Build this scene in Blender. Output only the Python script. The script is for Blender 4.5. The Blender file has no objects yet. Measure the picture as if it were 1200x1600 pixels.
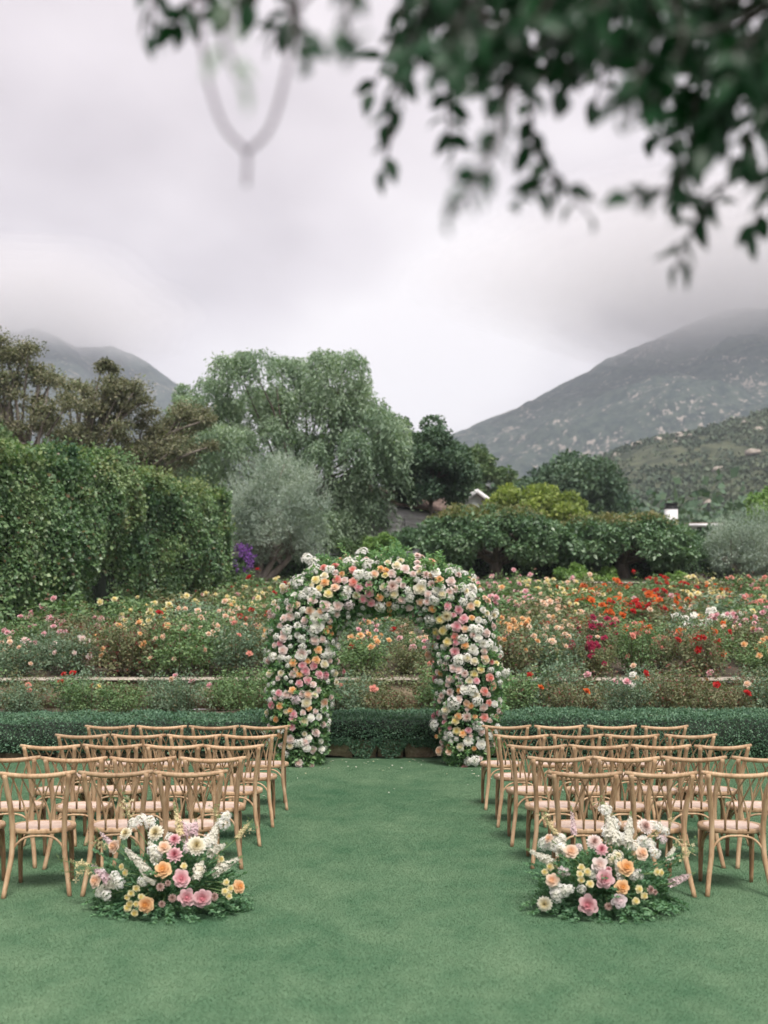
import bpy, math, random
import numpy as np
from mathutils import Vector, Matrix

# ------------------------------------------------------------------ camera, sky, sun, exposure
scene = bpy.context.scene
COL = scene.collection
CAM_Z = 1.89
FPX = 1778.0            # focal length in pixels of the 1200 x 1600 photograph
HOR = 982.0             # row of the horizon in the photograph

def P(px, py, d):
    return Vector(((px - 600.0) / FPX * d, d, CAM_Z - (py - HOR) / FPX * d))

cam_data = bpy.data.cameras.new("camera")
cam = bpy.data.objects.new("camera", cam_data)
COL.objects.link(cam)
cam.location = (0, 0, CAM_Z)
cam.rotation_euler = (math.radians(90), 0, 0)
cam_data.sensor_fit = 'VERTICAL'
cam_data.sensor_height = 36.0
cam_data.lens = 36.0 * FPX / 1600.0
cam_data.shift_y = (HOR - 800.0) / 1600.0
cam_data.clip_start = 0.05
cam_data.clip_end = 12000
cam_data.dof.use_dof = True
cam_data.dof.focus_distance = 11.0
cam_data.dof.aperture_fstop = 1.75
scene.camera = cam

SUN_EL, SUN_AZ = math.radians(58), math.radians(163)   # azimuth measured from +Y towards +X
world = bpy.data.worlds.new("World")
scene.world = world
world.use_nodes = True

def N(nt, typ, **kw):
    n = nt.nodes.new(typ)
    for k, v in kw.items():
        if k == 'inp':
            for i, val in v.items():
                n.inputs[i].default_value = val
        else:
            setattr(n, k, v)
    return n

def math_node(nt, op, a, b=None, clamp=False):
    n = nt.nodes.new('ShaderNodeMath'); n.operation = op; n.use_clamp = clamp
    for i, v in enumerate((a, b)):
        if v is None: continue
        if isinstance(v, (int, float)): n.inputs[i].default_value = v
        else: nt.links.new(v, n.inputs[i])
    return n.outputs[0]

def mix_col(nt, fac, a, b, mode='MIX'):
    n = nt.nodes.new('ShaderNodeMix'); n.data_type = 'RGBA'; n.blend_type = mode
    for i, v in ((0, fac), (6, a), (7, b)):
        if isinstance(v, (int, float)): n.inputs[i].default_value = v
        elif isinstance(v, (tuple, list)): n.inputs[i].default_value = (*v[:3], 1)
        else: nt.links.new(v, n.inputs[i])
    return n.outputs[2]

def build_world():
    nt = world.node_tree
    nt.nodes.clear()
    out = N(nt, 'ShaderNodeOutputWorld')
    bg = N(nt, 'ShaderNodeBackground')
    bg.inputs[1].default_value = 0.1
    sky = N(nt, 'ShaderNodeTexSky', sky_type='NISHITA', sun_disc=False,
            sun_elevation=SUN_EL, sun_rotation=SUN_AZ)
    tc = N(nt, 'ShaderNodeTexCoord')
    sep = N(nt, 'ShaderNodeSeparateXYZ')
    nt.links.new(tc.outputs['Generated'], sep.inputs[0])
    x, y, z = sep.outputs
    zz = math_node(nt, 'ADD', math_node(nt, 'MAXIMUM', z, 0.0), 0.16)
    comb = N(nt, 'ShaderNodeCombineXYZ')
    nt.links.new(math_node(nt, 'DIVIDE', x, zz), comb.inputs[0])
    nt.links.new(math_node(nt, 'MULTIPLY', math_node(nt, 'DIVIDE', y, zz), 0.8), comb.inputs[1])
    n1 = N(nt, 'ShaderNodeTexNoise', inp={'Scale': 0.75, 'Detail': 4.0, 'Roughness': 0.48, 'Distortion': 0.35})
    n2 = N(nt, 'ShaderNodeTexNoise', inp={'Scale': 2.1, 'Detail': 5.0, 'Roughness': 0.5, 'Distortion': 0.2})
    nt.links.new(comb.outputs[0], n1.inputs['Vector'])
    nt.links.new(comb.outputs[0], n2.inputs['Vector'])
    v = math_node(nt, 'ADD', math_node(nt, 'MULTIPLY', math_node(nt, 'SUBTRACT', n1.outputs[0], 0.5), 2.0), math_node(nt, 'ADD', math_node(nt, 'MULTIPLY', math_node(nt, 'SUBTRACT', n2.outputs[0], 0.5), 0.5), 0.55))
    # thinner, brighter cloud above the saddle between the two mountains
    def lobe(px, py, sx, sy, amp):
        dx, dz = (px - 600) / FPX, (HOR - py) / FPX
        L = math.sqrt(1 + dx * dx + dz * dz)
        ax = math_node(nt, 'DIVIDE', math_node(nt, 'SUBTRACT', x, dx / L), sx)
        az = math_node(nt, 'DIVIDE', math_node(nt, 'SUBTRACT', z, dz / L), sy)
        r2 = math_node(nt, 'ADD', math_node(nt, 'MULTIPLY', ax, ax), math_node(nt, 'MULTIPLY', az, az))
        g = math_node(nt, 'POWER', 2.718, math_node(nt, 'MULTIPLY', r2, -1.0))
        front = math_node(nt, 'GREATER_THAN', y, 0.0)
        return math_node(nt, 'MULTIPLY', math_node(nt, 'MULTIPLY', g, front), amp)
    v = math_node(nt, 'ADD', v, lobe(800, 470, 0.10, 0.05, 0.26))
    v = math_node(nt, 'ADD', v, lobe(650, 585, 0.12, 0.06, 0.30))
    v = math_node(nt, 'ADD', v, lobe(320, 590, 0.10, 0.03, 0.12))
    v = math_node(nt, 'ADD', v, lobe(330, 455, 0.28, 0.045, -0.09))
    ramp = N(nt, 'ShaderNodeValToRGB')
    nt.links.new(v, ramp.inputs[0])
    cr = ramp.color_ramp
    cr.elements[0].position = 0.34; cr.elements[0].color = (0.54, 0.465, 0.485, 1)
    cr.elements[1].position = 0.84; cr.elements[1].color = (1.02, 0.95, 0.95, 1)
    e = cr.elements.new(0.55); e.color = (0.765, 0.685, 0.705, 1)
    # overcast skies brighten gently towards the zenith
    lift = math_node(nt, 'ADD', math_node(nt, 'MULTIPLY', math_node(nt, 'MAXIMUM', z, 0.0), 0.45), 0.93)
    cl = mix_col(nt, 1.0, ramp.outputs[0], lift, 'MULTIPLY')
    cl = mix_col(nt, 1.0, cl, (SKY_GAIN,) * 3, 'MULTIPLY')
    col = mix_col(nt, 0.97, sky.outputs[0], cl)
    nt.links.new(col, bg.inputs[0])
    nt.links.new(bg.outputs[0], out.inputs[0])

EXPOSURE = 1.7
SKY_GAIN = 10.6 / 2 ** EXPOSURE
build_world()

sd = bpy.data.lights.new("sun", 'SUN')
sd.energy = 1.5
sd.angle = math.radians(20)
sd.color = (1.0, 0.955, 0.88)
sun = bpy.data.objects.new("sun", sd)
COL.objects.link(sun)
dirv = Vector((math.sin(SUN_AZ) * math.cos(SUN_EL), math.cos(SUN_AZ) * math.cos(SUN_EL), math.sin(SUN_EL)))
sun.rotation_euler = dirv.to_track_quat('Z', 'Y').to_euler()
sun.location = (0, -5, 20)

vs = scene.view_settings
vs.view_transform = 'Standard'; vs.look = 'None'; vs.gamma = 1.0; vs.use_curve_mapping = False
vs.exposure = EXPOSURE
scene.display_settings.display_device = 'sRGB'
cy = scene.cycles
cy.max_bounces = 6; cy.diffuse_bounces = 3; cy.glossy_bounces = 2; cy.transmission_bounces = 4
cy.volume_bounces = 1; cy.transparent_max_bounces = 8
cy.use_denoising = True
cy.use_adaptive_sampling = True; cy.adaptive_threshold = 0.02

# ------------------------------------------------------------------ helpers
rng = np.random.default_rng(11)
rnd = random.Random(5)

def srgb(r, g, b, k=1.0):
    f = lambda c: (c / 255 / 12.92) if c / 255 <= 0.04045 else ((c / 255 + 0.055) / 1.055) ** 2.4
    return (f(r) * k, f(g) * k, f(b) * k)

def setp(o, label=None, cat=None, group=None, kind=None):
    if label: o['label'] = label
    if cat: o['category'] = cat
    if group: o['group'] = group
    if kind: o['kind'] = kind
    return o

def link(o, parent=None):
    COL.objects.link(o)
    if parent: o.parent = parent
    return o

def empty(name, loc=(0, 0, 0), rz=0.0, parent=None):
    o = bpy.data.objects.new(name, None)
    o.empty_display_size = 0.1
    o.location = loc; o.rotation_euler = (0, 0, rz)
    return link(o, parent)

def mobj(name, me, parent=None, loc=None):
    o = bpy.data.objects.new(name, me)
    if loc is not None: o.location = loc
    return link(o, parent)

def np_mesh(name, verts, faces, mat=None, smooth=False, matidx=None, mats=None):
    verts = np.asarray(verts, dtype=np.float32); faces = np.asarray(faces, dtype=np.int32)
    k = faces.shape[1]
    me = bpy.data.meshes.new(name)
    me.vertices.add(len(verts)); me.vertices.foreach_set('co', verts.ravel())
    me.loops.add(faces.size); me.loops.foreach_set('vertex_index', faces.ravel())
    me.polygons.add(len(faces))
    me.polygons.foreach_set('loop_start', np.arange(0, faces.size, k, dtype=np.int32))
    if mats:
        for m in mats: me.materials.append(m)
        me.polygons.foreach_set('material_index', np.asarray(matidx, dtype=np.int32))
    elif mat: me.materials.append(mat)
    if smooth: me.polygons.foreach_set('use_smooth', np.ones(len(faces), dtype=bool))
    me.update(calc_edges=True)
    return me

class Geo:
    """collects quads (verts, faces, material index)"""
    def __init__(s): s.v = []; s.f = []; s.m = []; s.n = 0
    def add(s, v, f, m=0):
        v = np.asarray(v, dtype=float); f = np.asarray(f, dtype=int)
        if len(f) == 0: return
        if f.shape[1] == 3: f = np.concatenate([f, f[:, 2:3]], 1); raise ValueError('quads only')
        s.v.append(v); s.f.append(f + s.n); s.m.append(np.full(len(f), m)); s.n += len(v)
    def box(s, c, size, rz=0.0, m=0):
        x, y, z = [d / 2 for d in size]
        v = np.array([(-x,-y,-z),(x,-y,-z),(x,y,-z),(-x,y,-z),(-x,-y,z),(x,-y,z),(x,y,z),(-x,y,z)])
        co, si = math.cos(rz), math.sin(rz)
        R = np.array([[co,-si,0],[si,co,0],[0,0,1]])
        v = v @ R.T + np.array(c)
        s.add(v, [(0,3,2,1),(4,5,6,7),(0,1,5,4),(1,2,6,5),(2,3,7,6),(3,0,4,7)], m)
    def tube(s, pts, radii, n=8, m=0, closed=False, flat=1.0):
        pts = np.asarray(pts, float); L = len(pts)
        if np.isscalar(radii): radii = [radii] * L
        tang = np.gradient(pts, axis=0)
        tang /= np.linalg.norm(tang, axis=1)[:, None] + 1e-9
        ref = np.array([0, 0, 1.0]) if abs(tang[0][2]) < 0.9 else np.array([1.0, 0, 0])
        vs_ = []
        nrm = np.cross(tang[0], ref); nrm /= np.linalg.norm(nrm) + 1e-9
        for i in range(L):
            nrm = nrm - tang[i] * nrm.dot(tang[i]); nrm /= np.linalg.norm(nrm) + 1e-9
            bn = np.cross(tang[i], nrm)
            a = np.arange(n) / n * 2 * math.pi
            vs_.append(pts[i] + radii[i] * (np.cos(a)[:, None] * nrm + np.sin(a)[:, None] * bn * flat))
        v = np.concatenate(vs_ + [pts[:1], pts[-1:]])
        f = []
        for i in range(L - 1):
            for j in range(n):
                f.append((i*n+j, i*n+(j+1)%n, (i+1)*n+(j+1)%n, (i+1)*n+j))
        c0, c1 = L*n, L*n+1
        for j in range(0, n, 2):
            f.append((c0, (j+2)%n, (j+1)%n, j))
            b = (L-1)*n
            f.append((c1, b+j, b+(j+1)%n, b+(j+2)%n))
        s.add(v, f, m)
    def mesh(s, name, mats, smooth=False):
        if not isinstance(mats, (list, tuple)): mats = [mats]
        return np_mesh(name, np.concatenate(s.v), np.concatenate(s.f), smooth=smooth, matidx=np.concatenate(s.m), mats=mats)

def unit(a):
    return a / (np.linalg.norm(a, axis=-1, keepdims=True) + 1e-9)

def leaf_quads(C, D, Nn, L, W, fold=0.18):
    """C base points, D directions, Nn rough normals, L lengths, W widths -> verts, quads"""
    D = unit(D); S = unit(np.cross(D, Nn)); Nn = np.cross(S, D)
    L = np.broadcast_to(L, (len(C),))[:, None]; W = np.broadcast_to(W, (len(C),))[:, None]
    a = C
    b = C + D * L * 0.45 + S * W * 0.5 + Nn * W * fold
    c = C + D * L
    d = C + D * L * 0.45 - S * W * 0.5 + Nn * W * fold
    v = np.stack([a, b, c, d], 1).reshape(-1, 3)
    f = np.arange(len(C) * 4).reshape(-1, 4)
    return v, f

def rand_dirs(n):
    return unit(rng.normal(size=(n, 3)))

def leaves_at(C, size, aspect=0.55, bias=(0, 0, 0.4), outward=None, ow=0.0, jit=0.35, droop=0.0):
    n = len(C)
    D = rand_dirs(n)
    if outward is not None: D = D + unit(outward) * ow
    D[:, 2] -= droop
    Nn = rand_dirs(n) + np.array(bias)
    if outward is not None: Nn = Nn + unit(outward) * 0.5
    L = size * (1 + jit * rng.normal(size=n)).clip(0.4, 1.8)
    return leaf_quads(C, D, Nn, L, L * aspect)

# ------------------------------------------------------------------ materials
def new_mat(name):
    m = bpy.data.materials.new(name); m.use_nodes = True
    nt = m.node_tree
    b = nt.nodes['Principled BSDF']; o = nt.nodes['Material Output']
    return m, nt, b, o

LEAF_K = 1.62
def foliage_mat(name, cols, rough=0.55, trans=0.25, patch=0.6, patch_scale=0.5, spec=0.3, accent=None, k=None):
    k = k or LEAF_K
    cols = [tuple(min(.8, c * k) for c in q) for q in cols]

    """cols: list of albedo colours spread over the leaves at random; patch: pull of a broad noise"""
    m, nt, b, o = new_mat(name)
    g = N(nt, 'ShaderNodeNewGeometry')
    tc = N(nt, 'ShaderNodeTexCoord')
    no = N(nt, 'ShaderNodeTexNoise', inp={'Scale': patch_scale, 'Detail': 2.0})
    nt.links.new(tc.outputs['Object'], no.inputs['Vector'])
    v = math_node(nt, 'ADD', math_node(nt, 'MULTIPLY', g.outputs['Random Per Island'], 1 - patch * 0.5),
                  math_node(nt, 'MULTIPLY', math_node(nt, 'SUBTRACT', no.outputs[0], 0.5), patch * 2.2))
    v = math_node(nt, 'ADD', v, patch * 0.25, clamp=True)
    r = N(nt, 'ShaderNodeValToRGB'); nt.links.new(v, r.inputs[0])
    cr = r.color_ramp
    while len(cr.elements) > 1: cr.elements.remove(cr.elements[-1])
    for i, c in enumerate(cols):
        p = i / max(1, len(cols) - 1)
        e = cr.elements[0] if i == 0 else cr.elements.new(p)
        e.position = p; e.color = (*c, 1)
    col = r.outputs[0]
    if accent:
        ac, share = accent
        w = math_node(nt, 'GREATER_THAN', math_node(nt, 'FRACT', math_node(nt, 'MULTIPLY', g.outputs['Random Per Island'], 37.7)), 1 - share)
        col = mix_col(nt, w, col, ac)
    nt.links.new(col, b.inputs['Base Color'])
    b.inputs['Roughness'].default_value = rough
    b.inputs['Specular IOR Level'].default_value = spec
    if trans > 0:
        t = N(nt, 'ShaderNodeBsdfTranslucent')
        tcol = mix_col(nt, 1.0, col, (1.3, 1.5, 0.7), 'MULTIPLY')
        nt.links.new(tcol, t.inputs[0])
        mx = N(nt, 'ShaderNodeMixShader'); mx.inputs[0].default_value = trans
        nt.links.new(b.outputs[0], mx.inputs[1]); nt.links.new(t.outputs[0], mx.inputs[2])
        nt.links.new(mx.outputs[0], o.inputs[0])
    return m

def noise_mat(name, c1, c2, scale=8, rough=0.8, detail=4, stretch=(1, 1, 1), bump=0.0, spec=0.3, objrand=0.0, lo=0.35, hi=0.65):
    m, nt, b, o = new_mat(name)
    tc = N(nt, 'ShaderNodeTexCoord'); mp = N(nt, 'ShaderNodeMapping')
    mp.inputs['Scale'].default_value = stretch
    nt.links.new(tc.outputs['Object'], mp.inputs[0])
    no = N(nt, 'ShaderNodeTexNoise', inp={'Scale': scale, 'Detail': detail, 'Roughness': 0.6})
    nt.links.new(mp.outputs[0], no.inputs['Vector'])
    r = N(nt, 'ShaderNodeValToRGB'); nt.links.new(no.outputs[0], r.inputs[0])
    r.color_ramp.elements[0].position = lo; r.color_ramp.elements[0].color = (*c1, 1)
    r.color_ramp.elements[1].position = hi; r.color_ramp.elements[1].color = (*c2, 1)
    col = r.outputs[0]
    if objrand:
        oi = N(nt, 'ShaderNodeObjectInfo')
        k = math_node(nt, 'ADD', math_node(nt, 'MULTIPLY', oi.outputs['Random'], objrand), 1 - objrand / 2)
        col = mix_col(nt, 1.0, col, k, 'MULTIPLY')
    nt.links.new(col, b.inputs['Base Color'])
    b.inputs['Roughness'].default_value = rough
    b.inputs['Specular IOR Level'].default_value = spec
    if bump:
        bm = N(nt, 'ShaderNodeBump', inp={'Strength': bump, 'Distance': 0.02})
        nt.links.new(no.outputs[0], bm.inputs['Height']); nt.links.new(bm.outputs[0], b.inputs['Normal'])
    return m

def petal_mat(name, inner, outer, r0=0.15, r1=0.8, trans=0.3, objrand=0.12):
    """petal pigment: deeper in the heart of the bloom, paler at its rim (unit-size blooms)"""
    m, nt, b, o = new_mat(name)
    tc = N(nt, 'ShaderNodeTexCoord'); ln = N(nt, 'ShaderNodeVectorMath', operation='LENGTH')
    mp = N(nt, 'ShaderNodeMapping'); mp.inputs['Scale'].default_value = (1, 1, 0)
    nt.links.new(tc.outputs['Object'], mp.inputs[0]); nt.links.new(mp.outputs[0], ln.inputs[0])
    mr = N(nt, 'ShaderNodeMapRange', inp={'From Min': r0, 'From Max': r1})
    nt.links.new(ln.outputs['Value'], mr.inputs[0])
    col = mix_col(nt, mr.outputs[0], inner, outer)
    oi = N(nt, 'ShaderNodeObjectInfo')
    k = math_node(nt, 'ADD', math_node(nt, 'MULTIPLY', oi.outputs['Random'], objrand), 1 - objrand)
    col = mix_col(nt, 1.0, col, k, 'MULTIPLY')
    nt.links.new(col, b.inputs['Base Color'])
    b.inputs['Roughness'].default_value = 0.6; b.inputs['Specular IOR Level'].default_value = 0.2
    t = N(nt, 'ShaderNodeBsdfTranslucent'); nt.links.new(col, t.inputs[0])
    mx = N(nt, 'ShaderNodeMixShader'); mx.inputs[0].default_value = trans
    nt.links.new(b.outputs[0], mx.inputs[1]); nt.links.new(t.outputs[0], mx.inputs[2])
    nt.links.new(mx.outputs[0], o.inputs[0])
    return m

def smoothn(x, y, s=1.0, seed=0.0):
    """cheap smooth value noise from sines, about -1..1"""
    x = np.asarray(x) * s + seed * 3.1; y = np.asarray(y) * s + seed * 1.7
    return (np.sin(x * 1.3 + 1.9 * np.sin(y * 0.7 + seed)) + np.sin(y * 1.7 + 1.3 * np.sin(x * 0.9 + 2.0)) + np.sin(2.3 * x + 1.1 * y + seed)) / 3
# ------------------------------------------------------------------ ground, terrace, hills
WALL_D, LEDGE_D, BANK_D = 16.62, 20.8, 42.6

def ground_z(x, y):
    x = np.asarray(x, float); y = np.asarray(y, float)
    z = np.where(y < WALL_D + 0.2, 0.0, 0.42)
    t = np.clip((y - LEDGE_D) / (BANK_D - LEDGE_D), 0, 1)
    z = np.where(y > LEDGE_D + 0.1, 0.93 + 1.87 * t, z)
    z = np.where(y > BANK_D, 3.6 + (y - BANK_D) * 0.13, z)
    z = np.where(y > 75, 7.8 + (y - 75) * 0.035, z)
    return z

def sheet(name, xs, ys, zf, mat, label=None, cat=None, kind='structure'):
    X, Y = np.meshgrid(xs, ys); Z = zf(X, Y)
    v = np.stack([X, Y, Z], -1).reshape(-1, 3); nx, ny = len(xs), len(ys)
    i = np.arange(nx - 1)[None, :] + np.arange(ny - 1)[:, None] * nx
    f = np.stack([i, i + 1, i + nx + 1, i + nx], -1).reshape(-1, 4)
    o = mobj(name, np_mesh(name, v, f, mat, smooth=True))
    return setp(o, label, cat, kind=kind)

def lawn_mat(name='mown_grass', blades=False):
    m, nt, b, o = new_mat(name)
    geo = N(nt, 'ShaderNodeNewGeometry')
    def no(scale, st=(1, 1, 1), detail=4):
        mp = N(nt, 'ShaderNodeMapping'); mp.inputs['Scale'].default_value = st
        nt.links.new(geo.outputs['Position'], mp.inputs[0])
        n = N(nt, 'ShaderNodeTexNoise', inp={'Scale': scale, 'Detail': detail, 'Roughness': 0.6})
        nt.links.new(mp.outputs[0], n.inputs['Vector']); return n.outputs[0]
    v = math_node(nt, 'ADD', math_node(nt, 'MULTIPLY', no(0.55, (1, .8, 0)), 0.55), math_node(nt, 'MULTIPLY', no(3.2, (1, 0.7, 0)), 0.35))
    v = math_node(nt, 'ADD', v, math_node(nt, 'MULTIPLY', no(24, (1, 0.5, 0), 3) if not blades else geo.outputs['Random Per Island'], 0.10))
    r = N(nt, 'ShaderNodeValToRGB'); nt.links.new(v, r.inputs[0])
    r.color_ramp.elements[0].position = 0.38; r.color_ramp.elements[0].color = (0.066, 0.146, 0.080, 1)
    r.color_ramp.elements[1].position = 0.62; r.color_ramp.elements[1].color = (0.142, 0.226, 0.134, 1)
    nt.links.new(r.outputs[0], b.inputs['Base Color'])
    b.inputs['Roughness'].default_value = 0.9; b.inputs['Specular IOR Level'].default_value = 0.1
    return m

M = {}
M['lawn'] = lawn_mat()
M['blade'] = lawn_mat('grass_blade', True)
M['soil'] = noise_mat('soil', (0.045, 0.036, 0.026), (0.10, 0.078, 0.058), scale=9, rough=0.95, bump=0.6)
M['scrub'] = noise_mat('dry_ground', (0.05, 0.065, 0.035), (0.09, 0.10, 0.06), scale=1.2, rough=0.95)

sheet('lawn', np.linspace(-30, 30, 13), np.linspace(-12, WALL_D + 0.25, 25), lambda x, y: 0 * x, M['lawn'])
sheet('lower_bed_soil', np.linspace(-24, 24, 60), np.linspace(WALL_D + 0.2, LEDGE_D + 0.1, 12),
      lambda x, y: 0.42 + 0.04 * smoothn(x, y, 3), M['soil'])
sheet('rose_field_soil', np.linspace(-26, 34, 100), np.linspace(LEDGE_D + 0.12, BANK_D, 60),
      lambda x, y: ground_z(x, y) + 0.05 * smoothn(x, y, 2.5), M['soil'])
sheet('upper_terrace_ground', np.linspace(-60, 70, 40), np.concatenate([np.linspace(BANK_D, 75, 20), np.linspace(80, 200, 14)]),
      lambda x, y: ground_z(x, np.maximum(y, BANK_D + .01)) + 0.1 * smoothn(x, y, .6), M['scrub'])

# short mown blades over the lawn (countless, so one instanced object)
def grass():
    n = 7500; s = 0.5
    C = np.stack([rng.uniform(-s/2, s/2, n), rng.uniform(-s/2, s/2, n), np.zeros(n)], 1)
    D = rng.normal(size=(n, 3)) * [0.55, 0.55, 0] + [0, 0, 0.75]
    v, f = leaf_quads(C, D, rand_dirs(n), 0.0075 * (1 + .4 * rng.normal(size=n)).clip(.5, 1.9), 0.0028, 0.1)
    patch = bpy.data.objects.new('grass_tuft_source', np_mesh('grass_patch', v, f, M['blade']))
    gx, gy = np.meshgrid(np.arange(-6.2, 6.3, 0.5), np.arange(4.6, 16.5, 0.5))
    pts = np.stack([gx.ravel() + 0.0, gy.ravel(), np.full(gx.size, 0.0)], 1)
    pts = pts[pts[:, 1] < WALL_D - 0.4]
    me = bpy.data.meshes.new('grass_points'); me.from_pydata(pts.tolist(), [], [])
    o = mobj('grass', me); setp(o, 'short mown green grass blades covering the lawn', 'grass', kind='stuff')
    ng = bpy.data.node_groups.new('grass_scatter', 'GeometryNodeTree')
    ng.interface.new_socket('Geometry', in_out='INPUT', socket_type='NodeSocketGeometry')
    ng.interface.new_socket('Geometry', in_out='OUTPUT', socket_type='NodeSocketGeometry')
    gi = ng.nodes.new('NodeGroupInput'); go = ng.nodes.new('NodeGroupOutput')
    ip = ng.nodes.new('GeometryNodeInstanceOnPoints'); oi = ng.nodes.new('GeometryNodeObjectInfo')
    oi.inputs['Object'].default_value = patch; oi.inputs['As Instance'].default_value = True
    rv = ng.nodes.new('FunctionNodeRandomValue'); rv.data_type = 'INT'
    rv.inputs[4].default_value = 0; rv.inputs[5].default_value = 3
    mu = ng.nodes.new('ShaderNodeMath'); mu.operation = 'MULTIPLY'; mu.inputs[1].default_value = math.pi / 2
    cx = ng.nodes.new('ShaderNodeCombineXYZ')
    ng.links.new(rv.outputs[2], mu.inputs[0]); ng.links.new(mu.outputs[0], cx.inputs[2])
    mp = ng.nodes.new('GeometryNodeMeshToPoints')
    ng.links.new(gi.outputs[0], mp.inputs[0]); ng.links.new(mp.outputs[0], ip.inputs['Points'])
    ng.links.new(oi.outputs['Geometry'], ip.inputs['Instance']); ng.links.new(cx.outputs[0], ip.inputs['Rotation'])
    ng.links.new(ip.outputs[0], go.inputs[0])
    md = o.modifiers.new('scatter', 'NODES'); md.node_group = ng
grass()

# ---- mountains
def mountain_mat(name, g1, g2, rock, rock_amt, s_v, s_r, streak=(1, 1, 1)):
    m, nt, b, o = new_mat(name)
    tc = N(nt, 'ShaderNodeTexCoord')
    def no(scale, st=(1, 1, 1), detail=5, rough=0.6):
        mp = N(nt, 'ShaderNodeMapping'); mp.inputs['Scale'].default_value = st
        nt.links.new(tc.outputs['Object'], mp.inputs[0])
        n = N(nt, 'ShaderNodeTexNoise', inp={'Scale': scale, 'Detail': detail, 'Roughness': rough, 'Distortion': 0.6})
        nt.links.new(mp.outputs[0], n.inputs['Vector']); return n.outputs[0]
    r = N(nt, 'ShaderNodeValToRGB'); nt.links.new(no(s_v), r.inputs[0])
    r.color_ramp.elements[0].position = 0.40; r.color_ramp.elements[0].color = (*g1, 1)
    r.color_ramp.elements[1].position = 0.60; r.color_ramp.elements[1].color = (*g2, 1)
    a = math_node(nt, 'MULTIPLY', no(s_r, streak), 0.62)
    bb = math_node(nt, 'MULTIPLY', no(s_r * 0.16), 0.38)
    rr = N(nt, 'ShaderNodeMapRange', inp={'From Min': 0.60 - rock_amt, 'From Max': 0.64 - rock_amt})
    nt.links.new(math_node(nt, 'ADD', a, bb), rr.inputs[0])
    nt.links.new(mix_col(nt, rr.outputs[0], r.outputs[0], rock), b.inputs['Base Color'])
    b.inputs['Roughness'].default_value = 0.95; b.inputs['Specular IOR Level'].default_value = 0.1
    return m

def fbm(X, Y, s, octaves=5, seed=0):
    out = 0; a = 1
    for k in range(octaves):
        out = out + a * smoothn(X, Y, s * 2 ** k, seed + k * 1.37); a *= 0.5
    return out / 1.9

M['mtn'] = mountain_mat('chaparral_mountain', (0.012, 0.024, 0.024), (0.046, 0.062, 0.050), (0.24, 0.21, 0.185), 0.040, 0.10, 0.17, (1.3, 1, .5))
M['hill'] = mountain_mat('chaparral_hill', (0.035, 0.045, 0.03), (0.09, 0.10, 0.06), (0.33, 0.28, 0.23), -0.045, 0.11, 0.07)

def ridge_mountain(name, dist, prof, depth, base_py, mat, rough, seed, res=(260, 90), back=1.0):
    """a real slope: rises from its foot towards the ridge, whose skyline follows prof (px, py)"""
    pxs = np.linspace(prof[0][0], prof[-1][0], res[0])
    pys = np.interp(pxs, [p[0] for p in prof], [p[1] for p in prof])
    T = np.linspace(0, 1.35, res[1])
    X = np.zeros((res[1], res[0])); Y = X.copy(); Z = X.copy()
    zr = CAM_Z + (HOR - pys) / FPX * dist
    zb = CAM_Z + (HOR - base_py) / FPX * (dist - depth)
    for i, t in enumerate(T):
        d = dist - depth * (1 - t)
        X[i] = (pxs - 600) / FPX * dist
        Y[i] = d
        h = np.where(t <= 1, zb + (zr - zb) * (math.sin(min(t, 1) * math.pi / 2) ** 1.15), zr - (t - 1) * (zr - zb) * back)
        w = math.sin(min(t, 1.0) * math.pi) ** 0.7 * 1.0 + 0.12 * (t > 0.9)
        Z[i] = h + (zr - zb).clip(0) * rough * w * (fbm(X[i] / dist * 14, Y[i] / dist * 14, 1.0, 6, seed) - .1)
    v = np.stack([X, Y, Z], -1).reshape(-1, 3); nx, ny = res
    i = np.arange(nx - 1)[None, :] + np.arange(ny - 1)[:, None] * nx
    f = np.stack([i, i + 1, i + nx + 1, i + nx], -1).reshape(-1, 4)
    o = mobj(name, np_mesh(name, v, f, mat, smooth=True))
    setp(o, kind='structure')
    return o, X, Y, Z

far_o, *far_g = ridge_mountain('right_mountain', 1500, [(560, 800), (640, 730), (715, 686), (760, 662), (820, 633), (900, 596), (960, 568), (1030, 546), (1100, 530), (1180, 518), (1300, 505), (1500, 500), (1700, 540)], 700, 830, M['mtn'], 0.24, 1.0, (420, 150))
hill_o, *hill_g = ridge_mountain('near_hillside', 520, [(560, 900), (760, 800), (900, 742), (960, 716), (1040, 700), (1120, 676), (1200, 650), (1300, 620), (1500, 590), (1800, 600)], 280, 850, M['hill'], 0.10, 2.3, (300, 110))
left_o, *left_g = ridge_mountain('left_mountain', 1700, [(-500, 600), (-260, 575), (-60, 560), (60, 552), (150, 552), (205, 556), (225, 566), (250, 583), (285, 608), (320, 637), (380, 690), (470, 760), (560, 840)], 760, 830, M['mtn'], 0.16, 4.1, (320, 110))

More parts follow.
